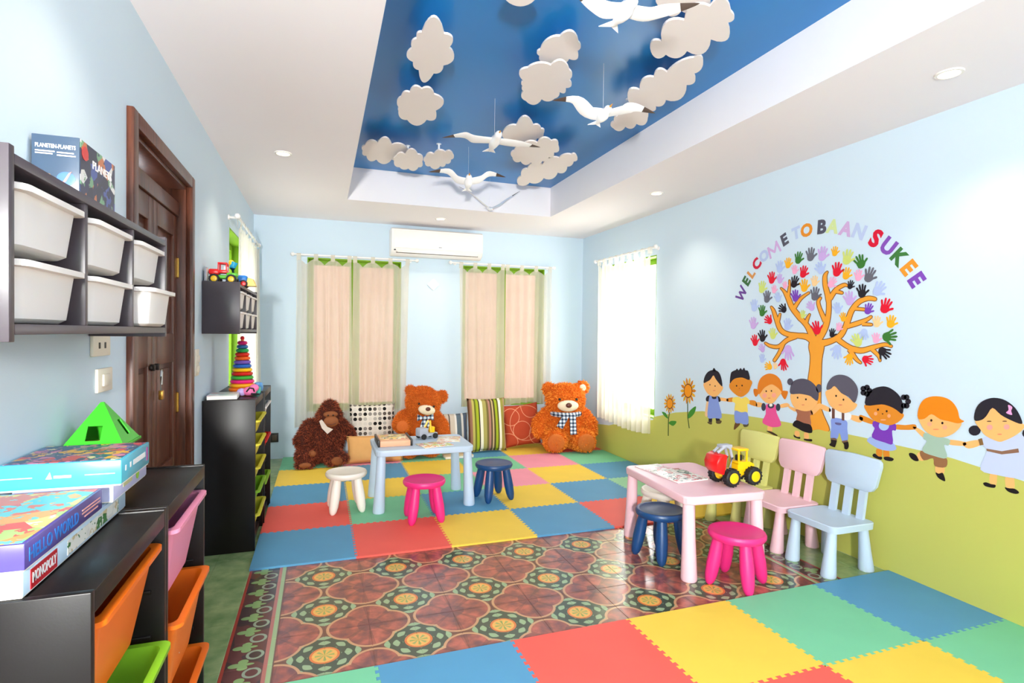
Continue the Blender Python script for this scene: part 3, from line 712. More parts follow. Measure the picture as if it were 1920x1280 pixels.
bm = B(); box(bm, (.0955, .06, .0235), (.0012, .3, .03), 0); obj('picture_strip', bm, page_art('game_strip', 11, [(236, 232, 222), (226, 222, 214), (60, 120, 60), (240, 236, 226), (210, 190, 150)], 30), g, smooth=False)
g = game('violet HELLO WORLD board game with a colourful map lid', (-.584, 1.355, .9655), (.2, .36, .05), m_purp, page_art('map_print', 13, [(236, 196, 90), (230, 110, 80), (120, 200, 200), (240, 170, 90), (226, 90, 80), (180, 210, 120), (236, 210, 120), (240, 236, 226)], 16))
text('lettering', 'HELLO WORLD', .034, pm('print_bright_blue', (40, 132, 224), .4), g, (.1006, -.06, .024), (0, 1, 0), (0, 0, 1), .015, .21)
for z in (.032, .025, .016): bm = B(); box(bm, (.1004, .115, z), (.0008, .1 if z != .016 else .075, .0028), 0); obj('text_line', bm, pm('print_pale_red', (236, 170, 160), .4), g, smooth=False)
g = game('lilac board game under the teal box', (-.577, 1.72, .9655), (.2, .27, .05), m_lil, m_lil)
bm = B(); box(bm, (.1004, -.03, .025), (.0008, .07, .01), 0); obj('text_line', bm, pm('print_olive', (196, 200, 150), .4), g, smooth=False)
bm = B(); poly(bm, [(.1004, .05+.012*math.cos(i*PI/8), .027+.014*math.sin(i*PI/8)) for i in range(16)], Vector((.0008, 0, 0))); obj('logo_print', bm, GRASS, g)
g = game('teal board game with a dark comic picture lid, top of the pile', (-.566, 1.655, 1.0165), (.236, .225, .062), m_teal, page_art('comic_print', 17, [(60, 70, 110), (210, 80, 80), (90, 110, 160), (230, 170, 60), (70, 80, 120), (200, 120, 150), (50, 90, 120), (220, 200, 150)], 26))
bm = B(); box(bm, (.002, -.1128, .03), (.034, .0006, .006), 0); poly(bm, [(-.03, -.1131, .026), (-.018, -.1131, .026), (-.022, -.1131, .042)], Vector((0, .0006, 0))); obj('maker_mark', bm, m_lett, g, smooth=False)
bm = B()
bm.free()
for ya, yb in ((-.085, -.077), (-.05, -.04), (-.025, .075)): bm = B(); box(bm, (.1183, (ya+yb)/2, .036), (.0006, yb-ya, .013), 0); obj('text_line', bm, m_lett, g, smooth=False)
bm = B(); box(bm, (.1183, .092, .034), (.0006, .012, .036), 0); obj('print_figure', bm, plastic('print_magenta', (176, 60, 140)), g, smooth=False)
for sx_ in (-.085, .075): bm = B(); box(bm, (sx_, -.1128, .031), (.06, .0006, .0022), 0); obj('print_stripe', bm, m_lil, g, smooth=False)
# ---- toy house with green tent roof
t = thing('toy_house', 'small toy house with green pyramid roof behind the board games', 'toy house', (-.608, 1.93, .9155))
bm = B()
for (cx_, cy_, sx_, sy_) in ((0, -.06, .13, .006), (0, .06, .13, .006), (-.062, 0, .006, .114), (.062, 0, .006, .114)): box(bm, (cx_, cy_, .068), (sx_, sy_, .136), .001)
obj('house_walls', bm, pm('toy_wood_orange', (222, 160, 84), .45), t)
h0, h1, ap = .077, .004, .122
def slope(rot, hole):
    """one roof slope with an opening, as four thin boards"""
    M = Matrix.Rotation(rot, 4, 'Z'); nrm = Vector((0, -ap, h0-h1)).normalized()*-.004
    def P(u, v): w = h0+(h1-h0)*v; return Vector((u*w, -w, .136+ap*v))
    def Q(x, v): w = h0+(h1-h0)*v; return P(max(-1, min(1, x/w)), v)
    a, b, c, d = hole; bm = B()
    for pts in ([P(-1, 0), P(1, 0), P(1, c), P(-1, c)], [P(-1, d), P(1, d), P(1, 1), P(-1, 1)], [P(-1, c), Q(a, c), Q(a, d), P(-1, d)], [Q(b, c), P(1, c), P(1, d), Q(b, d)]):
        poly(bm, [M @ p for p in pts], M.to_3x3() @ nrm)
    obj('roof_slope', bm, plastic('tent_green', (60, 186, 40), .35), t, smooth=False)
slope(0, (-.022, .014, .16, .48)); slope(PI/2, (.0, .026, .2, .56)); slope(PI, (-.001, .001, .2, .22)); slope(-PI/2, (-.001, .001, .2, .22))
bm = B()
for (cx_, cy_, sx_, sy_) in ((0, -.074, .156, .008), (0, .074, .156, .008), (-.074, 0, .008, .14), (.074, 0, .008, .14)): box(bm, (cx_, cy_, .1375), (sx_, sy_, .009), .002)
obj('eave', bm, plastic('tent_green', (60, 186, 40)), t)

# ---- tall black units by the back
storage_unit('tall black storage unit by the left window with yellow bins', 3.8, .49, .955, .3, 6)
storage_unit('tall black storage unit furthest back along the left wall', 4.3, .49, .955, .31, 6)
for i, (z, m, cn) in enumerate(((.1, YELB, 'yellow'), (.25, GRASS, 'green'), (.4, YELB, 'yellow'), (.55, YELB, 'yellow'), (.7, YELB, 'yellow'))):
    o = unit_bin(4.045, z, .4, .118, m, f'{cn} bin in the tall black unit, '+['lowest of five', 'second from the floor', 'third from the floor', 'fourth from the floor', 'highest of five'][i], .02, grp='bins of the tall black unit')
for i, (z, m, cn) in enumerate(((.15, GRASS, 'green'), (.45, P_RED, 'red'), (.7, m_bin, 'white'))):
    unit_bin(4.545, z, .4, .14, m, f'{cn} bin in the furthest black storage unit', .012)
# ---- ring stacker
t = thing('ring_stacker', 'tall rainbow ring stacking toy on the black storage unit', 'stacking toy', (-.515, 4.22, .9555))
cols = [(240, 120, 30), (244, 170, 30), (232, 34, 120), (64, 172, 60), (206, 34, 26), (248, 192, 20), (44, 104, 190), (120, 90, 180), (242, 100, 30), (214, 40, 24), (40, 160, 80), (46, 110, 160), (214, 30, 110)]
bm = B(); lathe(bm, [(.085, 0), (.088, .006), (.08, .014), (.012, .016), (.01, .372), (.004, .378)], 28); obj('post', bm, plastic('stacker_post', (236, 110, 40)), t)
for i, c in enumerate(cols):
    r = .086-.0044*i; z = .016+.0265*i; bm = B(); k_ = .013
    loft(bm, [ring((0, 0), .014, z+.001), ring((0, 0), r-.012, z), ring((0, 0), r-.003, z+.005), ring((0, 0), r, z+k_), ring((0, 0), r-.003, z+.021), ring((0, 0), r-.012, z+.026), ring((0, 0), .014, z+.0255)], False, False); obj('ring', bm, plastic('ring_%d' % i, c, .3), t)
bm = B(); ball(bm, (0, 0, .38), .014, 14); obj('knob', bm, P_RED, t)
# ---- things beside the stacker
booklet('picture_book', 'white and pale green picture book lying on the black storage unit', 'book', (-.585, 3.93, .9555), .05, .17, .23, .028, page_art('book_pale', 21, [(240, 238, 234), (222, 232, 222), (240, 236, 232), (200, 214, 204), (226, 180, 180)], 18))
t = thing('toy_figure', 'pink and black toy figure lying by the ring stacker', 'toy', (-.45, 4.04, .9555), .4)
bm = B(); ball(bm, (0, 0, .03), (.045, .034, .03), 16); ball(bm, (.03, .0, .05), (.03, .026, .026), 14); obj('body', bm, plastic('toy_pink', (236, 120, 170)), t)
bm = B(); tube(bm, [(-.03, -.036, .03), (-.012, -.042, .055), (.012, -.042, .05), (.02, -.036, .03)], .005, 8); tube(bm, [(.0, -.04, .015), (.03, -.036, .012), (.05, -.03, .01)], .006, 8); obj('handles', bm, P_BLK, t)
bm = B(); ball(bm, (-.045, .01, .026), (.03, .026, .026), 14); obj('lilac_head', bm, plastic('toy_lilac', (196, 170, 226)), t)
o = obj('toy_block', box(B(), (0, 0, .022), (.07, .09, .044), .01), plastic('toy_turquoise', (64, 188, 164))); o.location = (-.415, 4.17, .9555); o.scale = (.6, .7, 1); tag(o, 'turquoise rounded toy block beside the ring stacker', 'toy block')
o = obj('toy_cup', lathe(B(), [(.02, 0), (.03, .004), (.034, .03), (.028, .06), (.01, .066)], 20), plastic('toy_aqua', (86, 150, 210))); o.location = (-.425, 4.33, .9555); tag(o, 'small blue rounded toy cup behind the turquoise block', 'toy cup')
# ---- toy pickup on the far wall shelf
ZS = 1.366+.322
t = thing('toy_pickup', 'red and green toy pickup truck on the far wall shelf', 'toy truck', (-.582, 3.88, 1.6762), .0)
for x in (-.045, .05):
    for s in (-1, 1): wheel(t, (x, s*.05, .03), .029, .026, 'y', P_YEL)
bm = B(); box(bm, (.0, 0, .045), (.15, .07, .022), .006); box(bm, (.05, 0, .062), (.06, .075, .02), .006); obj('chassis', bm, plastic('toy_lime', (96, 200, 50)), t)
bm = B(); box(bm, (-.05, 0, .075), (.06, .072, .036), .01); obj('bonnet', bm, P_RED, t)
cab = B()
for x in (-.025, .02):
    for s in (-1, 1): box(cab, (x, s*.032, .105), (.008, .007, .05), .002)
box(cab, (-.003, 0, .13), (.055, .07, .01), .004); box(cab, (-.003, 0, .078), (.055, .07, .02), .004); obj('cab', cab, P_RED, t)
bm = B(); box(bm, (.012, 0, .1), (.02, .05, .03), .006); obj('seat_back', bm, m_lett, t)
t = thing('toy_dumper', 'blue and yellow toy loader behind the pickup truck', 'toy truck', (-.54, 4.14, 1.6762), .0)
for x in (-.04, .045):
    for s in (-1, 1): wheel(t, (x, s*.045, .025), .0245, .022, 'y', P_RED)
P_TB = plastic('toy_blue', (40, 130, 214)); bm = B(); box(bm, (0, 0, .058), (.13, .07, .05), .012); obj('body', bm, P_TB, t)
bm = B(); poly(bm, [(.06, -.045, .012), (.12, -.045, .012), (.1, -.045, .06), (.07, -.045, .066)], Vector((0, .09, 0))); obj('shovel', bm, P_YEL, t)
bm = B(); tube(bm, [(-.02, 0, .08), (-.03, 0, .13), (-.015, 0, .17)], [.02, .018, .022], 12); obj('crane_head', bm, plastic('toy_cyan', (20, 160, 200)), t)
bm = B(); ball(bm, (-.035, 0, .165), (.018, .016, .02), 12); obj('lamp', bm, P_YEL, t)
t = thing('photo_frame', 'small clear photo frame standing against the wall on far shelf', 'photo frame', (-.672, 3.84, 1.6762))
bm = B(); box(bm, (0, 0, .05), (.012, .07, .1), .003); obj('frame', bm, P_GRY, t)
bm = B(); box(bm, (.0065, 0, .05), (.0015, .055, .085), 0); obj('picture', bm, m_paper, t, smooth=False)
# ================================================================ CURTAINS, AIR CONDITIONER
def sheer_material():
    k = NB('sheer_cream_voile'); src, o = k.xyz('Object'); w = k.noise(src, 3, 2)[0]
    tr = k.n('ShaderNodeBsdfTransparent'); tl = k.n('ShaderNodeBsdfTranslucent'); df = k.n('ShaderNodeBsdfDiffuse')
    tl.inputs[0].default_value = lin((244, 236, 222)); df.inputs[0].default_value = lin((242, 236, 222)); tr.inputs[0].default_value = (1, 1, 1, 1)
    a = k.n('ShaderNodeMixShader'); a.inputs[0].default_value = .5; k.l(df.outputs[0], a.inputs[1]); k.l(tl.outputs[0], a.inputs[2])
    b = k.n('ShaderNodeMixShader'); k.put(k.ma('ADD', .56, k.ma('MULTIPLY', w, .16)), b.inputs[0]); k.l(tr.outputs[0], b.inputs[1]); k.l(a.outputs[0], b.inputs[2])
    k.l(b.outputs[0], k.out.inputs[0]); k.t.nodes.remove(k.b); return k.m
m_sheer = sheer_material()
m_rod = pm('white_enamel', (240, 238, 236), .35, .5, .01)
def curtain(label, axis, plane, inward, u0, u1, zrod, zbot, tabs, folds, seed, lean=(0, 0)):
    """sheer panel hung by tabs; plane = rod line, u along the wall"""
    rn = random.Random(seed)
    P = (lambda u, d, z: (plane+inward*d, u, z)) if axis == 'x' else (lambda u, d, z: (u, plane+inward*d, z))
    t = thing('curtain', label, 'curtain', P((u0+u1)/2, 0, zbot)); org = Vector(t.location)
    L = u1-u0; nu, nv = 22*folds//2+40, 16; bm = B(); g = []
    ph = [rn.uniform(0, 6.28) for _ in range(4)]
    for j in range(nv+1):
        v = j/nv; row = []
        for i in range(nu+1):
            s = i/nu
            tabx = abs(math.cos(PI*s*(tabs-1)))       # 1 at the tabs
            top = zrod-.045-.06*(1-tabx**.9)
            zb = zbot+.018*math.sin(5*s+ph[3])
            z = top+(zb-top)*v
            amp = .012+.018*v
            d = amp*math.sin(2*PI*folds*s+ph[0]+.9*math.sin(3*s+ph[1]))+.008*v*math.sin(2*PI*folds*1.7*s+ph[2])
            u = u0+L*s+(lean[0]*(1-s)+lean[1]*s)*v+.012*v*math.sin(2*PI*folds*s*.5+ph[1])
            row.append(bm.verts.new(Vector(P(u, d, z))-org))
        g.append(row)
    for a, b in zip(g, g[1:]):
        for i in range(nu): bm.faces.new((a[i], a[i+1], b[i+1], b[i]))
    obj('curtain_cloth', bm, m_sheer, t, sharp=180)
    for q in range(tabs):
        s = q/(tabs-1); uc = u0+.02+(L-.04)*s; bm = B(); lp = []
        for k_ in range(11):
            a = PI*k_/10; lp.append((-.0135*math.cos(a), .0135*math.sin(a)))
        path = [(-.0135, -.06)]+lp+[(.0135, -.06)]
        rows_ = [[bm.verts.new(Vector(P(uc+e*.022, x, zrod+z))-org) for e in (-1, 1)] for x, z in path]
        for a, b in zip(rows_, rows_[1:]): bm.faces.new((a[0], a[1], b[1], b[0]))
        obj('curtain_tab', bm, m_sheer, t, sharp=180)
    return t
def rod(label, axis, plane, wallc, inward, u0, u1, z):
    P = (lambda u, d, zz: Vector((plane+inward*d, u, zz))) if axis == 'x' else (lambda u, d, zz: Vector((u, plane+inward*d, zz)))
    mid = P((u0+u1)/2, 0, z); t = thing('curtain_rod', label, 'curtain rod', mid)
    bm = B(); tube(bm, [P(u0, 0, z)-mid, P(u1, 0, z)-mid], .0105, 12); obj('pole', bm, m_rod, t)
    for u, s in ((u0, -1), (u1, 1)):
        bm = B(); ball(bm, P(u+s*.018, 0, z)-mid, .022, 14); obj('finial', bm, m_rod, t)
        bm = B(); gap = abs(plane-wallc); tube(bm, [P(u-s*.05, 0, z)-mid, P(u-s*.05, -gap+.003, z)-mid], [.009, .009], 8); tube(bm, [P(u-s*.05, -gap+.012, z)-mid, P(u-s*.05, -gap+.001, z)-mid], .02, 14); obj('bracket', bm, m_rod, t)
ZR = 2.215
rod('white curtain rod over the window left of the air conditioner', 'y', YB-.08, YB, -1, -.28, 1.02, ZR)
curtain('sheer cream curtain hanging directly behind the gorilla', 'y', YB-.08, -1, -.255, .31, ZR, .36, 4, 7, 3, (-.01, .02))
curtain('sheer cream curtain behind the orange bear beside polka dot cushion', 'y', YB-.08, -1, .33, .95, ZR, .38, 4, 7, 5, (.0, -.04))
rod('white curtain rod over the window right of the air conditioner', 'y', YB-.08, YB, -1, 1.45, 2.74, ZR)
curtain('sheer cream curtain behind the olive striped cushion', 'y', YB-.08, -1, 1.54, 2.1, ZR, .5, 4, 6, 7, (.03, .0))
curtain('sheer cream curtain behind the red cushion and big bear', 'y', YB-.08, -1, 2.12, 2.72, ZR, .52, 4, 6, 9, (0, -.01))
rod('white curtain rod over the bright window beside the sunflowers', 'x', XR-.08, XR, -1, 4.73, 5.96, 2.262)
curtain('bright sheer white curtain over the window beside the sunflowers', 'x', XR-.08, -1, 4.79, 5.9, 2.262, .395, 9, 11, 11, (-.01, -.06))
rod('white curtain rod on the left wall above the black storage units', 'x', XL+.075, XL, 1, 4.72, 6.2, 2.262)
curtain('sheer cream curtain hanging on the left wall beside the ring stacker', 'x', XL+.075, 1, 4.8, 6.18, 2.262, .5, 7, 10, 13, (.08, .05))

t = thing('air_conditioner', 'white split air conditioner high on the back wall between windows', 'air conditioner', (1.262, YB, 2.255))
m_ac = pm('ac_white', (246, 242, 238), .35, .45, .01)
bm = B(); prof = [(0, .015), (0, .30), (-.17, .305), (-.198, .29), (-.205, .25), (-.2, .08), (-.17, .03), (-.1, .0), (-.04, .0)]
loft(bm, [[(x, y*k_, .15+(z-.15)*k_) for y, z in prof] for x, k_ in ((-.53, .97), (-.525, 1), (.525, 1), (.53, .97))]); obj('casing', bm, m_ac, t, sharp=40)
bm = B(); box(bm, (0, -.206, .175), (1.0, .008, .19), .004); obj('front_panel', bm, m_ac, t)
bm = B(); box(bm, (0, -.19, .052), (.93, .008, .05), .003, Matrix.Rotation(-.45, 4, 'X')); obj('louver', bm, m_ac, t)
bm = B(); box(bm, (0, -.178, .03), (.95, .004, .012), .001, Matrix.Rotation(-.45, 4, 'X')); obj('air_slot', bm, pm('slot_grey', (120, 112, 106), .6), t)
bm = B(); box(bm, (.02, -.2108, .105), (.035, .0012, .01), 0); obj('badge', bm, P_GRY, t, smooth=False)
bm = B(); box(bm, (-.49, -.186, .058), (.02, .012, .014), .002); obj('display', bm, m_dark, t)
t = thing('wall_ornament', 'white diamond shaped ornament on the wall between back windows', 'wall ornament', (1.243, YB, 1.953))
bm = B(); box(bm, (0, -.008, 0), (.1, .016, .1), .004, Matrix.Rotation(PI/4, 4, 'Y')); obj('plaque', bm, m_ac, t)
bm = B(); box(bm, (0, -.018, 0), (.055, .006, .055), .003, Matrix.Rotation(PI/4, 4, 'Y')); obj('raised_centre', bm, m_ac, t)

# ================================================================ CUSHIONS
def cushion_mesh(w, h, d, pinch=.06, n=18):
    bm = B(); top, bot = {}, {}
    for i in range(n+1):
        for j in range(n+1):
            u, v = 2*i/n-1, 2*j/n-1
            f = max(0, (1-u*u)*(1-v*v))**.42
            x = u*w/2*(1-pinch*(1-v*v)**1*abs(u)**3); z = v*h/2*(1-pinch*(1-u*u)*abs(v)**3)
            y = d/2*f*(1+.06*math.sin(5*u+3*v))
            top[i, j] = bm.verts.new((x, -y, z)); bot[i, j] = top[i, j] if (i in (0, n) or j in (0, n)) else bm.verts.new((x, y, z))
    for i in range(n):
        for j in range(n):
            bm.faces.new((top[i, j], top[i+1, j], top[i+1, j+1], top[i, j+1])); bm.faces.new((bot[i, j], bot[i, j+1], bot[i+1, j+1], bot[i+1, j]))
    return bm
def cushion(label, loc, w, h, d, mat, rz=0, tilt=-.2, piping=None, roll=0):
    t = thing('cushion', label, 'cushion', loc, rz)
    R0 = Matrix.Rotation(tilt, 4, 'X') @ Matrix.Rotation(roll, 4, 'Y')
    o = obj('cover', cushion_mesh(w, h, d), mat, t, sharp=180)
    R = Matrix.Translation((0, 0, .0045-min((R0 @ v.co).z for v in o.data.vertices))) @ R0; o.matrix_local = R
    bm = B(); pts = [(math.copysign(1, 1)*x, 0, z) for x, z in ((-w/2, -h/2), (w/2, -h/2), (w/2, h/2), (-w/2, h/2))]
    pp = []
    for a, b in zip(pts, pts[1:]+pts[:1]):
        for s in range(8):
            f = s/8; x = a[0]+(b[0]-a[0])*f; z = a[2]+(b[2]-a[2])*f; u, v = x/(w/2), z/(h/2)
            pp.append((x*(1-.06*(1-v*v)*abs(u)**3), 0, z*(1-.06*(1-u*u)*abs(v)**3)))
    tube(bm, pp+pp[:1], .0035, 6); o = obj('piping', bm, piping or mat, t); o.matrix_local = R
    return t
def cloth(k, col, rough=.85):
    src = k.n('ShaderNodeTexCoord').outputs['Object']; k.bump(k.noise(src, 500, 2)[0], .3, .001); return k.fin(col, rough, .2)
def stripes(name, stops, w, axis=0):
    k = NB(name); _, o = k.xyz('Object'); f = k.ma('ADD', k.ma('DIVIDE', o[axis], w), .5); return cloth(k, k.ramp(f, stops, True))
def polka():
    k = NB('polka_dot_print'); _, o = k.xyz('Object'); p = .052; fs = []; ids = []
    for ax in (0, 2):
        q = k.ma('DIVIDE', k.ma('ADD', o[ax], 10*p), p); ids.append(k.ma('FLOOR', q)); fs.append(k.ma('SUBTRACT', k.ma('FRACT', q), .5))
    r = k.ma('SQRT', k.ma('ADD', k.ma('MULTIPLY', fs[0], fs[0]), k.ma('MULTIPLY', fs[1], fs[1])))
    cb = k.n('ShaderNodeCombineXYZ'); k.l(ids[0], cb.inputs[0]); k.l(ids[1], cb.inputs[1]); wn = k.n('ShaderNodeTexWhiteNoise'); k.l(cb.outputs[0], wn.inputs['Vector'])
    dot = k.ramp(wn.outputs['Value'], [(0, (30, 28, 26)), (.28, (96, 86, 78)), (.5, (148, 140, 132)), (.68, (188, 180, 168)), (.84, (222, 212, 198))], True)
    return cloth(k, k.mix(k.ma('LESS_THAN', r, .37), lin((232, 222, 208)), dot))
def loops_print():
    k = NB('red_loop_print'); _, o = k.xyz('Object'); c = lin((186, 74, 46)); m_ = None
    for cx_, cz_, r in ((-.14, .11, .1), (.12, .2, .12), (-.02, -.06, .11), (.2, -.12, .13), (-.2, -.2, .12), (.05, .02, .21)):
        dx = k.ma('SUBTRACT', o[0], cx_); dz = k.ma('SUBTRACT', o[2], cz_); d = k.ma('SQRT', k.ma('ADD', k.ma('MULTIPLY', dx, dx), k.ma('MULTIPLY', dz, dz)))
        g = k.ma('LESS_THAN', k.ma('ABSOLUTE', k.ma('SUBTRACT', d, r)), .0035); m_ = g if m_ is None else k.ma('MAXIMUM', m_, g)
    return cloth(k, k.mix(m_, c, lin((226, 158, 122))))
olive = [(0, (120, 84, 60)), (.07, (168, 124, 100)), (.12, (196, 186, 96)), (.17, (110, 112, 40)), (.21, (168, 180, 44)), (.27, (60, 50, 36)), (.3, (238, 228, 204)), (.37, (170, 160, 90)), (.46, (120, 102, 60)), (.51, (176, 126, 110)), (.56, (90, 74, 54)), (.6, (196, 170, 120)), (.64, (80, 70, 40)), (.68, (160, 176, 40)), (.74, (96, 92, 36)), (.78, (240, 232, 210)), (.84, (156, 146, 70)), (.92, (186, 160, 120))]
greyst = [(0, (98, 118, 138)), (.13, (214, 206, 192)), (.17, (196, 178, 164)), (.28, (120, 106, 96)), (.31, (206, 192, 172)), (.42, (96, 84, 76)), (.45, (212, 198, 180)), (.58, (236, 230, 222)), (.63, (104, 118, 128)), (.76, (232, 226, 216)), (.82, (96, 108, 128)), (.92, (196, 190, 182))]
cushion('polka dot cushion in black, grey and beige between gorilla and bear', (.535, 6.235, MT), .48, .58, .14, polka(), 0, -.1)
cushion('plain tan oblong cushion between gorilla and pale blue table', (.545, 5.99, MT), .58, .28, .12, pm('tan_cotton', (226, 168, 104), .85, .2, .05, 30, .2, 400), -.02, -.22)
cushion('blue grey and beige striped cushion right of the orange bear', (1.43, 6.28, MT), .4, .44, .13, stripes('blue_grey_stripe', greyst, .44), 0, -.16)
cushion('tall olive, lime and cream striped cushion against the wall', (1.83, 6.18, MT), .46, .62, .16, stripes('olive_stripe', olive, .48), .02, -.17)
cushion('rust red cushion with pale loops beside the big bear', (2.3, 6.285, MT), .46, .5, .14, loops_print(), .0, -.1, None, -.08)
booklet('picture_book', 'beige closed book lying on the mats behind pale blue table', 'book', (1.44, 5.97, MT), .04, .32, .16, .03, pm('beige_card', (214, 190, 150), .6))

# ================================================================ PLUSH TOYS
def blob(name, parts, voxel, mat, parent):
    """one continuous surface grown from overlapping ellipsoids and limbs"""
    bm = B()
    for p in parts:
        if p[0] == 'e': ball(bm, p[1], p[2], 20, p[3] if len(p) > 3 else None)
        else:
            pts, rad = p[1], p[2]; tube(bm, pts, rad, 14)
            for c, r in zip(pts, rad): ball(bm, c, r, 14)
    o = obj(name, bm, mat, parent)
    md = o.modifiers.new('r', 'REMESH'); md.mode = 'VOXEL'; md.voxel_size = voxel; md.use_smooth_shade = True
    ms = o.modifiers.new('s', 'SMOOTH'); ms.factor = .6; ms.iterations = 6
    dg = bpy.context.evaluated_depsgraph_get(); me = bpy.data.meshes.new_from_object(o.evaluated_get(dg)); old = o.data
    o.modifiers.clear(); o.data = me; bpy.data.meshes.remove(old); me.name = name
    for v in me.vertices: v.co.z = max(v.co.z, .001)
    if not me.materials: me.materials.append(mat)
    me.polygons.foreach_set('use_smooth', [True]*len(me.polygons)); return o
def fur(body, count, length, width, mat, seed, droop=.5, skip=None):
    rn = random.Random(seed); me = body.data; me.calc_loop_triangles()
    tris = me.loop_triangles; acc = []; tot = 0
    for t in tris: tot += t.area; acc.append(tot)
    import bisect
    vs_, fs = [], []
    for _ in range(count):
        t = tris[min(bisect.bisect(acc, rn.random()*tot), len(tris)-1)]
        a, b, c = (me.vertices[i].co for i in t.vertices); r1, r2 = math.sqrt(rn.random()), rn.random()
        p = a*(1-r1)+b*(r1*(1-r2))+c*(r1*r2); n = t.normal
        if p.z < .012 or (skip and skip(p)): continue
        d = (n+Vector((rn.uniform(-.45, .45), rn.uniform(-.45, .45), -droop+rn.uniform(-.3, .3)))).normalized()
        L = length*rn.uniform(.6, 1.2); s = n.cross(Vector((rn.random()-.5, rn.random()-.5, rn.random()-.5))).normalized(); q = n.cross(s); i0 = len(vs_)
        w = width*rn.uniform(.7, 1.2); root = p-n*.003
        for k_ in range(3): a_ = 2*PI*k_/3; vs_.append(root+(s*math.cos(a_)+q*math.sin(a_))*w)
        tip = p+d*L
        if tip.z < .002: tip.z = .002
        vs_.append(tip)
        for k_ in range(3): fs.append((i0+k_, i0+(k_+1) % 3, i0+3))
    m = bpy.data.meshes.new('fur'); m.from_pydata([tuple(v) for v in vs_], [], fs); m.materials.append(mat)
    o = bpy.data.objects.new('fur', m); COL.objects.link(o); o.parent = body.parent; o['kind'] = 'stuff'; return o
def fur_mat(name, a, b):
    k = NB(name); rnd = k.n('ShaderNodeNewGeometry').outputs['Random Per Island']; src, _ = k.xyz('Object'); n = k.noise(src, 9, 3)[0]
    return k.fin(k.ramp(k.ma('ADD', k.ma('MULTIPLY', rnd, .55), k.ma('MULTIPLY', n, .45)), [(.25, a), (.75, b)]), .8, .2)
def tartan():
    k = NB('checked_ribbon'); _, o = k.xyz('Object'); c = None
    for ax, f in ((0, 150), (2, 150)):
        g = k.ma('GREATER_THAN', k.ma('SINE', k.ma('MULTIPLY', o[ax], f)), .1); c = g if c is None else k.ma('ADD', c, g)
    return cloth(k, k.ramp(k.ma('DIVIDE', c, 2), [(0, (226, 230, 236)), (.4, (120, 136, 158)), (.8, (34, 44, 64))], True))
m_tartan = tartan(); m_cream = pm('cream_plush', (240, 222, 192), .85, .2, .06, 40, .3, 300); m_nose = pm('brown_nose', (96, 46, 34), .35, .5); m_eye = pm('eye_black', (14, 10, 10), .12, .6, 0)
# ---- gorilla
t = thing('toy_gorilla', 'dark brown furry gorilla soft toy sitting on the mats', 'soft toy', (.035, 6.1, MT), .0)
bod = blob('body', [('e', (.0, .04, .24), (.2, .15, .25)), ('e', (.05, -.02, .5), (.115, .11, .13)), ('e', (.055, .0, .58), (.085, .085, .08)), ('e', (-.07, 0, .5), (.025, .02, .035)), ('e', (.17, 0, .5), (.025, .02, .035)),
    ('l', [(-.14, .02, .38), (-.22, -.03, .25), (-.17, -.14, .15), (-.12, -.17, .13)], [.085, .08, .06, .045]), ('l', [(.16, .04, .38), (.235, .05, .31), (.275, .03, .26)], [.08, .07, .055]),
    ('l', [(-.1, -.05, .1), (-.2, -.16, .12), (-.19, -.22, .055)], [.095, .085, .05]), ('l', [(-.24, -.23, .04), (-.12, -.25, .035)], [.04, .032]), ('l', [(.06, -.05, .1), (.13, -.17, .1)], [.095, .07]), ('l', [(.06, -.22, .06), (.19, -.23, .085)], [.052, .05])], .014, pm('gorilla_base', (70, 30, 20), .85, .2), t)
m_gor = fur_mat('gorilla_fur', (70, 24, 16), (172, 84, 54))
fur(bod, 9000, .03, .0042, m_gor, 1, .7, lambda p: (abs(p.x-.06) < .085 and p.y < -.07 and .41 < p.z < .565))
m_face = pm('gorilla_face', (140, 82, 48), .7, .2, .1, 20)
bm = B(); ball(bm, (.065, -.13, .45), (.075, .045, .058), 18); ball(bm, (.06, -.11, .52), (.072, .032, .036), 16); obj('muzzle', bm, m_face, t)
bm = B()
for x in (.035, .085): ball(bm, (x, -.142, .515), .009, 10)
obj('eyes', bm, m_eye, t)
bm = B(); tube(bm, [(.02, -.17, .435), (.065, -.177, .424), (.11, -.17, .435)], .004, 6); obj('mouth', bm, m_nose, t)
bm = B(); poly(bm, [(-.05, -.15, .46), (-.025, -.16, .39), (.03, -.17, .33), (.085, -.17, .375), (.03, -.165, .40), (-.025, -.15, .475)], Vector((0, .012, 0))); obj('lace_bib', bm, pm('lace_white', (214, 196, 184), .8), t)
for fx_, fz_ in ((.125, .07), (-.18, .045)):
    bm = B(); ball(bm, (fx_, -.268, fz_), (.06, .022, fz_*.6), 16); obj('foot_sole', bm, m_face, t)
bm = B(); ball(bm, (-.12, -.19, .14), (.045, .035, .035), 14); obj('hand', bm, m_face, t)
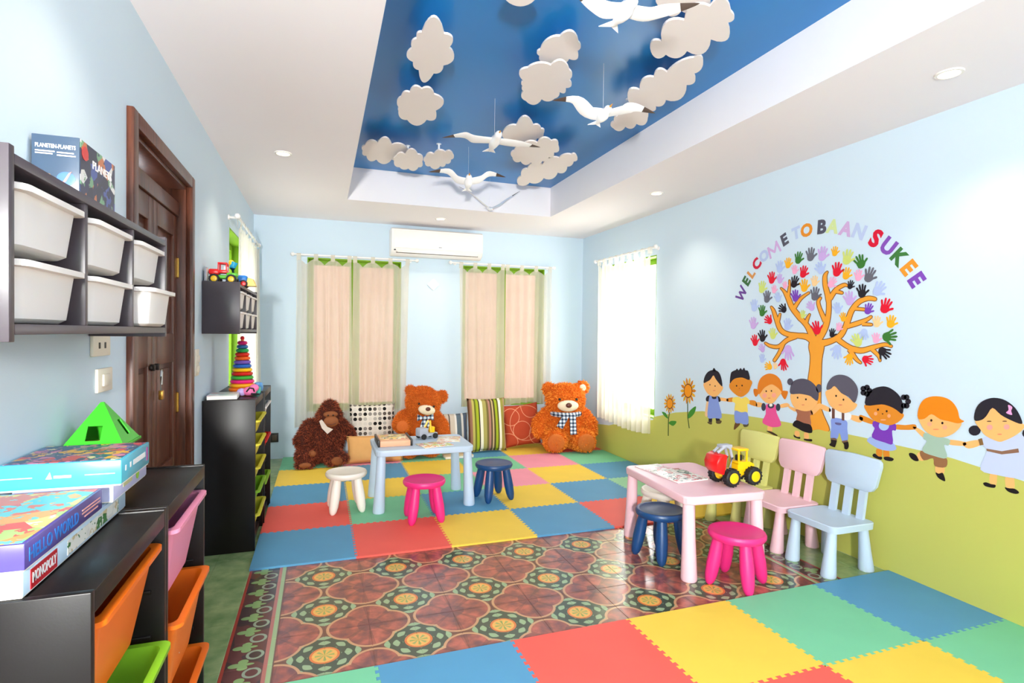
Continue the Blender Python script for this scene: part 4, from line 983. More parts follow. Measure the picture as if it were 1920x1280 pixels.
# ---- orange bear behind the table
t = thing('toy_bear', 'orange brown teddy bear with checked bow behind pale blue table', 'soft toy', (1.035, 6.16, MT), .0)
bod = blob('body', [('e', (0, .03, .26), (.21, .15, .27)), ('e', (.04, -.03, .6), (.195, .16, .175), Matrix.Rotation(.25, 4, 'Y')), ('e', (-.1, 0, .735), (.06, .035, .06)), ('e', (.255, 0, .655), (.075, .04, .075)),
    ('l', [(-.15, .0, .42), (-.2, -.07, .38), (-.21, -.13, .37)], [.1, .095, .085]), ('l', [(.17, .0, .42), (.24, -.06, .33), (.25, -.1, .24)], [.09, .085, .08]),
    ('l', [(-.1, -.05, .11), (-.12, -.13, .1)], [.1, .09]), ('l', [(.1, -.05, .11), (.13, -.13, .1)], [.1, .09])], .014, pm('bear_base', (190, 90, 26), .85, .2), t)
m_fur1 = fur_mat('orange_brown_fur', (190, 84, 18), (250, 142, 52))
fur(bod, 12000, .024, .0036, m_fur1, 2, .35, lambda p: abs(p.x-.05) < .085 and p.y < -.14 and .47 < p.z < .585)
bm = B(); ball(bm, (.055, -.18, .535), (.095, .045, .055), 20, Matrix.Rotation(.2, 4, 'Y')); obj('muzzle', bm, m_cream, t)
bm = B(); ball(bm, (.06, -.232, .55), (.028, .014, .022), 14); obj('nose', bm, m_nose, t)
bm = B()
for x, z in ((-.03, .605), (.13, .57)): ball(bm, (x, -.188, z), .013, 12)
obj('eyes', bm, m_eye, t)
bm = B()
for s in (-1, 1): poly(bm, [(.04, -.19, .45), (.04+s*.085, -.2, .49), (.04+s*.09, -.2, .42)], Vector((0, .025, 0)))
ball(bm, (.04, -.19, .452), (.022, .02, .022), 12)
for s in (-1, 1): poly(bm, [(.04-.012*s, -.19, .44), (.04+s*.03, -.19, .44), (.04+s*.07, -.215, .33), (.04+s*.02, -.215, .33)], Vector((0, .01, 0)))
obj('bow_tie', bm, m_tartan, t)
bm = B(); ball(bm, (-.212, -.205, .37), (.062, .016, .062), 18); obj('paw_pad', bm, pm('paw_tan', (204, 100, 34), .8), t)
# ---- big curly bear in the corner
t = thing('toy_bear', 'large curly orange teddy bear with checked scarf in the corner', 'soft toy', (2.78, 6.08, MT), -.25)
bod = blob('body', [('e', (0, .02, .27), (.27, .19, .28)), ('e', (0, -.03, .59), (.235, .185, .195)), ('e', (-.195, 0, .72), (.085, .05, .08)), ('e', (.205, 0, .735), (.085, .05, .085)),
    ('l', [(-.22, .0, .4), (-.31, -.06, .3), (-.32, -.1, .22)], [.09, .095, .075]), ('l', [(.22, .0, .4), (.29, -.06, .3), (.3, -.1, .22)], [.09, .095, .075]),
    ('l', [(-.12, -.08, .13), (-.15, -.22, .135)], [.13, .135]), ('l', [(.14, -.08, .13), (.19, -.22, .135)], [.13, .135])], .016, pm('curly_base', (206, 96, 22), .85, .2), t)
m_fur2 = fur_mat('curly_orange_fur', (206, 88, 12), (255, 160, 58))
fur(bod, 7500, .03, .009, m_fur2, 3, .45, lambda p: abs(p.x) < .11 and p.y < -.16 and .47 < p.z < .61)
bm = B(); ball(bm, (0, -.205, .54), (.125, .05, .068), 22); obj('muzzle', bm, m_cream, t)
bm = B(); ball(bm, (0, -.262, .552), (.036, .018, .03), 16); obj('nose', bm, m_nose, t)
bm = B()
for s in (-1, 1): ball(bm, (s*.1, -.212, .615), .016, 12)
obj('eyes', bm, m_eye, t)
bm = B(); ball(bm, (.205, -.05, .735), (.042, .012, .045), 14); obj('inner_ear', bm, m_cream, t)
bm = B(); tube(bm, [(.27*math.cos(a)*.62, -.04+.2*math.sin(a)*.85, .43) for a in [PI+i*PI/10 for i in range(11)]], .03, 8)
poly(bm, [(-.06, -.25, .44), (.02, -.25, .45), (-.07, -.27, .28), (-.14, -.265, .31)], Vector((0, .018, 0))); poly(bm, [(.01, -.25, .45), (.085, -.25, .44), (.095, -.28, .22), (.02, -.285, .215)], Vector((0, .018, 0))); obj('scarf', bm, m_tartan, t, sharp=40)
for s, x in ((-1, -.155), (1, .195)): bm = B(); ball(bm, (x, -.335, .135), (.1, .025, .1), 18); obj('foot_pad', bm, pm('foot_pad_tan', (196, 104, 44), .85, .2, .1, 30, .4, 200), t)
# ================================================================ WALL PAINTING ON THE RIGHT WALL
INKS = {}
def ink(rgb):
    if rgb not in INKS: INKS[rgb] = pm('mural_paint_%d_%d_%d' % rgb, rgb, .7, .25, .015, 6)
    return INKS[rgb]
LAY = .0007
def wp(q, layer): v = onX(q[0], q[1], XR); v.x = XR-LAY*layer; return v
def shape(name, pts, rgb, layer, parent, smooth=True):
    """flat painted shape on the wall from an outline in photo pixels"""
    w = [wp(p, layer) for p in pts]
    if smooth: w = [Vector((XR-LAY*layer, v.y, v.z)) for v in smooth_loop(w, 3)]
    org = parent.location if parent else Vector((0, 0, 0)); bm = B(); poly(bm, [v-org for v in w], Vector((LAY*.9, 0, 0)))
    return obj(name, bm, ink(rgb), parent, smooth=False)
def dot(name, c, rx, ry, rgb, layer, parent, n=14): return shape(name, [(c[0]+rx*math.cos(2*PI*i/n), c[1]+ry*math.sin(2*PI*i/n)) for i in range(n)], rgb, layer, parent, False)
# ---- green hill
hill = [(1142, 797), (1180, 789), (1224, 787), (1227.5, 781), (1267, 773), (1317, 770.5), (1355, 775), (1405, 780), (1474, 791), (1554, 807), (1591, 814), (1620, 820), (1680, 834), (1725, 844), (1786, 859), (1839, 876), (1920, 902)]
top = [onX(x, y, XR) for x, y in hill]
top = [Vector((XR, YB-.001, .25)), Vector((XR, 6.1, .29))]+top
last = top[-1]; top += [Vector((XR, 1.3, .66)), Vector((XR, .6, .55)), Vector((XR, -.4, .42)), Vector((XR, YF+.001, .4))]
bm = B(); pts = [Vector((XR-.0005, v.y, v.z)) for v in top]+[Vector((XR-.0005, YF+.001, .001)), Vector((XR-.0005, YB-.001, .001))]
poly(bm, pts, Vector((.0004, 0, 0))); obj('painted_hill', bm, pm('mural_hill_green', (196, 194, 98), .7, .25, .03, 2), wall_right, smooth=False)
SK, SKD, SKO = (246, 184, 112), (224, 138, 40), (240, 196, 150)
def decal(name, label, cat, basepx, group=None): v = onX(basepx[0], basepx[1], XR); return thing(name, label, cat, v, 0, group)
def Zm(x0, y0, s): return lambda pts: [(x0+a/s, y0+b/s) for a, b in pts]
zA, zB, zC, zD = Zm(1230, 670, 8), Zm(1390, 680, 7.113), Zm(1560, 690, 6.4), Zm(1690, 720, 5.817)
# ---- sunflowers
def sunflower(label, c, rx, ry, stem, leaves):
    q = decal('sunflower_decal', label, 'wall decal', zA([stem[-1]])[0])
    shape('stem', zA([(x-6, y) for x, y in stem]+[(x+6, y) for x, y in stem[::-1]]), (54, 84, 40), 2, q, False)
    for lf in leaves: shape('leaf', zA(lf), (66, 140, 48), 3, q)
    for i in range(14):
        a = 2*PI*i/14; ca, sa = math.cos(a), math.sin(a); k_ = .21
        o1 = [(c[0]+rx*.5*math.cos(a-k_), c[1]+ry*.5*math.sin(a-k_)), (c[0]+rx*.82*math.cos(a-k_*.7), c[1]+ry*.82*math.sin(a-k_*.7)), (c[0]+rx*1.05*ca, c[1]+ry*1.05*sa), (c[0]+rx*.82*math.cos(a+k_*.7), c[1]+ry*.82*math.sin(a+k_*.7)), (c[0]+rx*.5*math.cos(a+k_), c[1]+ry*.5*math.sin(a+k_))]
        shape('petal', zA(o1), (226, 168, 40) if i % 2 else (206, 128, 34), 3, q, False)
    P = zA([c])[0]; dot('outline_ring', P, rx*.56/8, ry*.56/8, (110, 60, 20), 4, q); dot('flower_head', P, rx*.48/8, ry*.48/8, (240, 150, 26), 5, q)
sunflower('short painted sunflower with two leaves beside the right window', (210, 690), 88, 145, [(205, 820), (188, 920), (185, 1175)], [[(90, 815), (150, 835), (185, 915), (130, 880)], [(195, 985), (230, 950), (310, 960), (260, 1025)]])
sunflower('tall painted sunflower with one leaf beside the first painted child', (485, 500), 115, 195, [(475, 640), (478, 900), (500, 1060)], [[(490, 915), (500, 810), (600, 730), (575, 840)]])
# ---- painted children
def child(label, base, z, parts):
    q = decal('painted_child', label, 'wall decal', z([base])[0], 'row of painted children')
    for nm, pts, rgb, layer in parts:
        if isinstance(pts, tuple): (c, rx, ry) = pts; s = 8 if z is zA else 7.113 if z is zB else 6.4 if z is zC else 5.817; dot(nm, z([c])[0], rx/s, ry/s, rgb, layer, q)
        else: shape(nm, z(pts), rgb, layer, q, nm not in ('strap', 'belt', 'cuff'))
    return q
def face(c1, c2, nose, m, r=9, cheek=None, cr=20):
    o = [('eye', (c1, r, r*1.3), (50, 34, 30), 7), ('eye', (c2, r, r*1.3), (50, 34, 30), 7), ('mouth', (m, 20, 5), (226, 120, 96), 7)]
    if nose: o.append(('nose', (nose, r*.7, r*.7), (170, 90, 50), 7))
    for c in cheek or (): o.append(('cheek', (c, cr, cr*1.1), (244, 164, 140), 6))
    return o
BLK, JEAN = (38, 34, 44), (134, 156, 222)
child('painted boy with black hair in blue dungarees next to the sunflowers', (880, 1000), zA, [
    ('arm', [(765, 640), (795, 650), (775, 870), (735, 855)], SKO, 2), ('arm', [(945, 600), (1075, 618), (1075, 658), (945, 640)], SK, 2), ('shirt', [(755, 600), (800, 568), (930, 580), (962, 610), (960, 665), (800, 660), (755, 650)], BLK, 3),
    ('dungarees', [(808, 570), (835, 575), (850, 618), (905, 618), (912, 585), (930, 595), (950, 700), (990, 900), (885, 908), (780, 898), (790, 690)], JEAN, 4), ('leg', [(798, 900), (840, 900), (838, 975), (795, 965)], BLK, 3), ('leg', [(900, 905), (942, 905), (965, 950), (910, 960)], BLK, 3), ('shoe', [(775, 965), (840, 970), (835, 1005), (790, 990)], (92, 78, 50), 4), ('shoe', [(905, 955), (985, 945), (970, 990), (915, 990)], (92, 78, 50), 4),
    ('face', [(720, 385), (820, 325), (865, 265), (940, 370), (1000, 430), (1005, 475), (940, 560), (875, 590), (790, 550), (735, 470)], SK, 5), ('hair', [(720, 380), (735, 290), (780, 220), (850, 188), (930, 205), (980, 290), (1000, 430), (950, 385), (900, 320), (866, 268), (820, 330), (770, 362)], BLK, 6), ('hair_tuft', [(855, 200), (875, 155), (905, 205)], BLK, 6)]+face((815, 408), (893, 428), None, (880, 495), 8))
child('painted boy with spiky black hair, yellow shirt and blue shorts', (1290, 1040), zA, [
    ('arm', [(1070, 615), (1165, 600), (1165, 662), (1070, 660)], SKD, 2), ('arm', [(1395, 645), (1480, 645), (1515, 690), (1510, 735), (1395, 695)], SKD, 2), ('shirt', [(1155, 605), (1240, 590), (1285, 615), (1345, 590), (1400, 635), (1402, 692), (1372, 705), (1375, 825), (1280, 825), (1182, 800), (1190, 690), (1150, 662)], (244, 218, 100), 3),
    ('shorts', [(1185, 800), (1280, 822), (1372, 825), (1388, 990), (1310, 1000), (1275, 985), (1192, 972)], JEAN, 4), ('shoe', [(1195, 970), (1262, 990), (1240, 1030), (1170, 1085)], (104, 72, 40), 3), ('shoe', [(1310, 998), (1388, 985), (1382, 1030), (1328, 1042)], (92, 84, 60), 3),
    ('face', [(1118, 375), (1200, 310), (1300, 295), (1410, 330), (1448, 372), (1430, 430), (1385, 525), (1280, 592), (1180, 540), (1108, 455)], SKD, 5), ('hair', [(1113, 385), (1128, 240), (1160, 205), (1205, 185), (1222, 165), (1245, 192), (1275, 158), (1300, 188), (1326, 152), (1346, 192), (1388, 205), (1410, 335), (1300, 300), (1200, 312), (1150, 345)], BLK, 6)]+face((1215, 425), (1298, 420), (1258, 465), (1268, 512), 10))
child('painted girl with orange pigtails in a pink dress', (400, 960), zB, [
    ('arm', [(205, 525), (285, 540), (285, 585), (205, 585)], SK, 2), ('arm', [(515, 560), (610, 535), (645, 575), (530, 600)], SK, 2), ('leg', [(352, 845), (412, 855), (405, 925), (358, 918)], SK, 2), ('shoe', [(335, 908), (400, 915), (485, 965), (460, 975), (390, 940)], (70, 52, 40), 3),
    ('dress', [(335, 555), (460, 560), (470, 660), (535, 825), (450, 858), (365, 842), (283, 790), (328, 680)], (232, 84, 150), 3), ('sleeve', ((300, 588), 30, 54), (62, 66, 84), 4), ('sleeve', ((494, 592), 30, 50), (62, 66, 84), 4), ('collar', ((398, 572), 44, 36), (62, 66, 84), 4), ('bow', ((398, 562), 22, 22), (240, 240, 226), 5),
    ('pigtail', [(168, 350), (215, 352), (238, 395), (200, 452), (172, 415)], (214, 118, 28), 4), ('pigtail', [(540, 375), (590, 372), (626, 385), (606, 455), (580, 486), (535, 415)], (214, 118, 28), 4), ('face', [(240, 410), (290, 340), (345, 300), (420, 285), (520, 350), (540, 395), (500, 450), (440, 525), (380, 545), (300, 505)], SK, 5),
    ('hair', [(225, 400), (225, 300), (262, 205), (330, 155), (395, 143), (465, 165), (525, 225), (552, 320), (552, 395), (500, 338), (420, 288), (356, 305), (300, 345), (252, 412)], (222, 126, 34), 6)]+face((338, 378), (408, 374), None, (378, 470), 9, ((315, 435), (440, 432)), 30))
child('painted girl with grey hair buns, brown top and black skirt', (820, 1040), zB, [
    ('arm', [(630, 572), (680, 590), (745, 615), (720, 650), (640, 605)], SK, 2), ('arm', [(930, 640), (1000, 560), (1060, 540), (1085, 575), (1010, 650), (955, 690)], SK, 4), ('leg', [(720, 905), (775, 920), (770, 985), (715, 965)], SK, 2), ('leg', [(840, 930), (895, 940), (900, 1015), (845, 1010)], SK, 2), ('shoe', [(702, 958), (740, 985), (785, 990), (780, 1014), (710, 990)], (40, 28, 26), 3), ('shoe', [(838, 1012), (890, 1015), (942, 1018), (938, 1048), (850, 1034)], (40, 28, 26), 3),
    ('top', [(728, 620), (830, 635), (935, 630), (958, 690), (920, 705), (932, 832), (840, 802), (738, 770), (750, 680)], (166, 104, 78), 4), ('skirt', [(735, 765), (840, 802), (932, 832), (946, 932), (840, 918), (760, 875), (688, 830)], (28, 24, 28), 5),
    ('face', [(662, 415), (780, 405), (900, 425), (1000, 480), (1020, 530), (950, 622), (850, 645), (740, 612), (678, 540)], SK, 5), ('hair', [(663, 412), (660, 320), (700, 245), (800, 210), (900, 228), (985, 295), (1035, 390), (1022, 505), (960, 470), (910, 436), (780, 412)], (86, 82, 96), 6), ('hair_bun', ((656, 252), 38, 46), (86, 82, 96), 6), ('hair_bun', ((1040, 340), 38, 58), (86, 82, 96), 6)]+face((757, 464), (868, 486), None, (830, 560), 10))
child('painted boy with grey hair, white shirt, brown braces and blue dungarees', (1310, 1120), zB, [
    ('arm', [(1040, 550), (1105, 560), (1190, 610), (1180, 655), (1060, 610)], SK, 3), ('arm', [(1450, 695), (1560, 708), (1625, 735), (1600, 792), (1530, 785), (1450, 742)], SK, 2), ('shirt', [(1178, 595), (1235, 605), (1360, 650), (1460, 675), (1462, 745), (1400, 765), (1220, 745), (1178, 690)], (236, 240, 244), 3),
    ('dungarees', [(1212, 738), (1400, 768), (1416, 880), (1424, 1030), (1350, 1042), (1312, 930), (1282, 1012), (1194, 1002), (1204, 860)], JEAN, 4), ('pocket', [(1255, 795), (1335, 805), (1325, 830), (1270, 822)], (96, 92, 140), 5), ('strap', [(1213, 600), (1250, 610), (1250, 742), (1213, 742)], (112, 72, 60), 5), ('strap', [(1344, 655), (1378, 662), (1378, 772), (1344, 765)], (112, 72, 60), 5),
    ('boot', [(1202, 1005), (1278, 1015), (1258, 1112), (1236, 1122), (1178, 1095), (1200, 1060)], (34, 24, 24), 5), ('boot', [(1348, 1045), (1418, 1038), (1438, 1100), (1420, 1150), (1382, 1145), (1375, 1090)], (34, 24, 24), 5), ('cuff', [(1196, 1000), (1280, 1012), (1276, 1034), (1198, 1022)], (126, 96, 72), 6), ('cuff', [(1346, 1042), (1422, 1028), (1420, 1052), (1350, 1066)], (126, 96, 72), 6),
    ('face', [(1128, 385), (1200, 345), (1250, 310), (1340, 390), (1510, 525), (1552, 560), (1508, 625), (1420, 662), (1340, 662), (1200, 580), (1148, 480)], SK, 6), ('hair', [(1143, 355), (1158, 270), (1220, 190), (1310, 158), (1420, 178), (1510, 250), (1562, 350), (1552, 460), (1512, 532), (1440, 455), (1340, 402), (1252, 310), (1200, 348)], (92, 88, 102), 7)]+[('eye', ((1272, 440), 11, 14), (50, 34, 30), 8), ('eye', ((1370, 490), 11, 14), (50, 34, 30), 8), ('mouth', ((1330, 560), 26, 6), (226, 120, 96), 8)])
child('painted girl with black hair puffs in purple top and pale blue skirt', (620, 1100), zC, [
    ('arm', [(330, 590), (350, 560), (505, 630), (495, 675), (345, 625)], SKD, 2), ('arm', [(760, 678), (880, 682), (1000, 675), (992, 735), (760, 732)], SKD, 2), ('leg', [(535, 970), (602, 980), (592, 1065), (538, 1045)], SKD, 2), ('leg', [(618, 985), (682, 985), (688, 1075), (624, 1065)], SKD, 2), ('shoe', [(492, 1035), (520, 1025), (560, 1058), (602, 1065), (590, 1098), (500, 1065)], (34, 26, 30), 3), ('shoe', [(625, 1068), (680, 1062), (742, 1085), (718, 1115), (638, 1102)], (34, 26, 30), 3),
    ('skirt', [(445, 835), (490, 825), (640, 885), (735, 900), (775, 970), (690, 992), (560, 965), (428, 880)], (160, 180, 232), 3), ('top', [(498, 640), (560, 640), (640, 700), (700, 665), (768, 672), (768, 748), (724, 752), (732, 908), (640, 892), (484, 830), (516, 725), (492, 690)], (122, 58, 178), 4), ('collar', ((628, 690), 62, 58), (170, 194, 236), 5),
    ('face', [(392, 445), (500, 425), (600, 425), (720, 460), (850, 535), (862, 585), (790, 652), (700, 684), (600, 662), (500, 622), (432, 540)], SKD, 6), ('hair', [(413, 445), (420, 330), (480, 262), (560, 226), (650, 220), (740, 260), (822, 340), (862, 450), (850, 548), (780, 500), (700, 458), (600, 434)], BLK, 7)]
    +[('hair_puff', ((415+40*math.cos(a), 270+40*math.sin(a)), 34, 34), BLK, 7) for a in (0, 1.26, 2.5, 3.77, 5.0)]+[('hair_puff', ((885+36*math.cos(a), 400+58*math.sin(a)), 34, 34), BLK, 7) for a in (0, 1.05, 2.1, 4.2, 5.2)]
    +[('eye', ((560, 497), 11, 13), (40, 24, 24), 8), ('eye', ((664, 516), 11, 13), (40, 24, 24), 8), ('nose', ((615, 548), 8, 8), (60, 30, 24), 8), ('cheek', ((530, 545), 20, 22), (246, 164, 120), 7), ('cheek', ((690, 572), 20, 22), (246, 164, 120), 7), ('mouth', ((622, 620), 34, 9), (240, 170, 120), 8)])
child('painted running boy with orange hair, sage shirt and brown shorts', (430, 1040), zD, [
    ('arm', [(128, 470), (155, 465), (260, 528), (245, 585), (150, 495)], SK, 2), ('arm', [(510, 605), (690, 628), (690, 672), (510, 655)], SK, 2), ('leg', [(175, 760), (215, 745), (245, 830), (190, 822)], SK, 2), ('leg', [(378, 885), (465, 890), (462, 975), (382, 970)], SK, 2), ('shoe', [(84, 760), (110, 748), (160, 770), (192, 832), (150, 836), (105, 805)], (30, 22, 24), 3), ('shoe', [(376, 962), (410, 975), (455, 968), (482, 1050), (455, 1052), (400, 1015)], (30, 22, 24), 3),
    ('shorts', [(205, 752), (240, 725), (370, 778), (492, 800), (492, 902), (368, 892), (350, 808), (250, 830)], (150, 104, 68), 4), ('shirt', [(262, 528), (400, 575), (460, 580), (535, 608), (518, 668), (470, 665), (502, 805), (360, 782), (232, 725), (282, 622), (245, 592)], (166, 192, 172), 5),
    ('face', [(188, 365), (260, 370), (335, 325), (430, 375), (520, 395), (655, 412), (640, 475), (560, 545), (460, 578), (360, 566), (260, 502)], SK, 6), ('hair', [(188, 372), (195, 260), (250, 168), (350, 132), (470, 142), (560, 190), (620, 280), (642, 372), (692, 404), (620, 427), (520, 402), (430, 382), (335, 326), (260, 376)], (232, 134, 20), 7),
    ('eye', ((334, 394), 12, 14), (40, 24, 24), 8), ('eye', ((455, 423), 12, 14), (40, 24, 24), 8), ('cheek', ((315, 435), 26, 24), (246, 168, 130), 7), ('cheek', ((480, 470), 26, 24), (246, 168, 130), 7), ('mouth', ((385, 492), 34, 6), (236, 140, 100), 8)])
child('painted girl with black ponytails, pink hair bow and lavender dress', (1080, 1160), zD, [
    ('arm', [(672, 655), (700, 630), (850, 608), (865, 662), (735, 702)], SK, 2), ('leg', [(975, 960), (1042, 970), (1032, 1105), (968, 1088)], SK, 2), ('leg', [(1138, 1000), (1222, 1000), (1232, 1150), (1150, 1140)], SK, 2), ('shoe', [(895, 1078), (930, 1070), (980, 1088), (1030, 1098), (1015, 1130), (920, 1112)], (28, 20, 24), 3), ('shoe', [(1130, 1125), (1180, 1135), (1240, 1140), (1288, 1180), (1250, 1196), (1170, 1172)], (28, 20, 24), 3),
    ('dress', [(885, 590), (970, 570), (1085, 628), (1200, 580), (1310, 550), (1372, 590), (1340, 720), (1420, 1035), (1240, 1025), (1050, 990), (865, 930), (935, 730), (898, 668)], (198, 208, 238), 4), ('belt', [(932, 702), (1100, 730), (1280, 700), (1288, 745), (1100, 765), (938, 728)], (142, 104, 82), 5), ('cuff', [(842, 600), (884, 588), (902, 660), (862, 668)], (136, 100, 60), 5),
    ('ponytail', ((804, 505), 66, 56), BLK, 5), ('ponytail', ((1388, 535), 64, 58), BLK, 5), ('face', [(810, 400), (900, 370), (1000, 255), (1100, 340), (1200, 390), (1335, 432), (1335, 490), (1225, 572), (1120, 618), (1060, 624), (930, 565), (862, 485)], SK, 6), ('hair', [(803, 392), (815, 280), (870, 200), (960, 156), (1050, 150), (1150, 180), (1250, 260), (1312, 370), (1318, 434), (1200, 392), (1090, 332), (1000, 258), (935, 345), (880, 390)], BLK, 7),
    ('hair_bow', [(1172, 225), (1218, 250), (1205, 290), (1215, 335), (1150, 312), (1178, 280)], (242, 164, 214), 8), ('eye', ((965, 404), 26, 6), (96, 66, 46), 8), ('eye', ((1135, 403), 26, 6), (96, 66, 46), 8), ('cheek', ((970, 470), 32, 30), (244, 160, 150), 7), ('cheek', ((1155, 466), 32, 30), (244, 160, 150), 7), ('mouth', ((1080, 545), 26, 6), (236, 130, 100), 8)])
# ---- tree
zT = Zm(1220, 380, 3.5556)
tree = decal('tree_decal', 'painted orange tree with spreading bare branches on the wall', 'wall decal', (1538, 805))
strokes = [[(1090, 930, 70), (1040, 892, 60), (930, 880, 38), (870, 850, 36), (840, 780, 32), (820, 720, 24), (805, 695, 13)], [(845, 805, 26), (855, 770, 20), (863, 742, 13)], [(970, 890, 36), (910, 915, 32), (855, 958, 28), (800, 955, 22), (765, 935, 13)], [(885, 940, 26), (858, 1000, 24), (826, 1050, 22)],
    [(1090, 920, 72), (1050, 830, 52), (1000, 770, 44), (945, 700, 40), (915, 630, 36), (890, 590, 20), (870, 570, 10)], [(918, 620, 24), (926, 560, 14), (926, 518, 8)], [(955, 705, 30), (1000, 640, 22), (1055, 600, 13)], [(1035, 805, 28), (1047, 770, 22), (1060, 745, 13)],
    [(1110, 920, 78), (1162, 835, 60), (1186, 740, 48), (1186, 640, 44), (1165, 550, 36), (1163, 490, 30), (1178, 462, 14)], [(1165, 790, 38), (1130, 710, 28), (1118, 660, 24), (1133, 635, 16)], [(1195, 640, 38), (1238, 578, 32), (1290, 548, 26), (1308, 552, 16)], [(1235, 590, 28), (1276, 600, 20)],
    [(1120, 940, 76), (1200, 922, 56), (1270, 880, 54), (1310, 800, 44), (1340, 720, 40), (1390, 660, 38), (1450, 637, 34), (1496, 642, 28)], [(1355, 705, 24), (1425, 711, 20)], [(1310, 825, 32), (1390, 800, 34), (1440, 780, 26), (1470, 760, 18)], [(1410, 808, 24), (1472, 812, 18)],
    [(1240, 905, 50), (1320, 960, 46), (1400, 985, 42), (1480, 965, 34), (1560, 945, 26), (1604, 956, 20)], [(1325, 975, 38), (1370, 1040, 26), (1400, 1066, 16)], [(1475, 975, 30), (1520, 1020, 24), (1530, 1052, 15)]]
def stroke(bm, pts, grow, layer):
    L, Rr = [], []
    n = len(pts); fine = []
    for i in range(n-1):   # smooth the centre line
        p0, p1, p2, p3 = pts[max(i-1, 0)], pts[i], pts[i+1], pts[min(i+2, n-1)]
        for s in range(4):
            t_ = s/4; fine.append(tuple(.5*(2*b+(c-a)*t_+(2*a-5*b+4*c-d)*t_**2+(3*b-a-3*c+d)*t_**3) for a, b, c, d in zip(p0, p1, p2, p3)))
    fine.append(pts[-1])
    for i, p in enumerate(fine):
        a, b = fine[max(i-1, 0)], fine[min(i+1, len(fine)-1)]; d = Vector((b[0]-a[0], b[1]-a[1])).normalized(); nn = Vector((-d.y, d.x)); w = p[2]*(.78 if p[2] < 45 else .62)/2+grow
        L.append((p[0]+nn.x*w, p[1]+nn.y*w)); Rr.append((p[0]-nn.x*w, p[1]-nn.y*w))
    e, d = fine[-1], Vector((fine[-1][0]-fine[-2][0], fine[-1][1]-fine[-2][1])).normalized(); w = e[2]*.78/2+grow
    cap = [(e[0]+w*(math.cos(a)*-d.y+math.sin(a)*d.x), e[1]+w*(math.cos(a)*d.x+math.sin(a)*d.y)) for a in (PI*.25, PI*.5, PI*.75)]
    V = [[bm.verts.new(wp(zT([q])[0], layer)-tree.location) for q in pr] for pr in zip(L, Rr)]
    for a, b in zip(V, V[1:]): bm.faces.new((a[0], a[1], b[1], b[0]))
    bm.faces.new([V[-1][0]]+[bm.verts.new(wp(zT([q])[0], layer)-tree.location) for q in cap]+[V[-1][1]])
trunk = [(1052, 1500), (1060, 1300), (1050, 1200), (1062, 1100), (1066, 1020), (1056, 960), (1072, 915), (1128, 905), (1156, 950), (1142, 1040), (1138, 1130), (1135, 1250), (1140, 1380), (1192, 1515), (1120, 1510)]
def trunk_poly(grow, layer):
    cx_, cy_ = 1100, 1200; pts = [(x+math.copysign(grow, x-cx_), y) for x, y in trunk]
    return [wp(p, layer)-tree.location for p in zT(smooth2(pts))]
def smooth2(pts): return [(v.x, v.y) for v in smooth_loop([(x, y, 0) for x, y in pts], 4)]
m_tree, m_tline = ink((240, 160, 52)), ink((134, 84, 40))
for nm, grow, lay, mt in (('tree_outline', 5.5, 1, m_tline), ('tree_fill', 0, 1.5, m_tree)):
    for i_ in range(len(strokes)+1):      # every branch lies a hair in front of the one before
        bm = B(); ly = lay+i_*.02
        if i_ < len(strokes): stroke(bm, strokes[i_], grow, ly)
        else: bm.faces.new([bm.verts.new(v) for v in trunk_poly(grow, ly)])
        for f_ in bm.faces:
            f_.normal_update()
            if f_.normal.x > 0: f_.normal_flip()
        n2 = 'branch' if i_ < len(strokes) else 'trunk'
        if lay == 1: n2 += '_outline'
        me = bpy.data.meshes.new(n2); bm.to_mesh(me); bm.free(); me.materials.append(mt); o = bpy.data.objects.new(n2, me); COL.objects.link(o); o.parent = tree
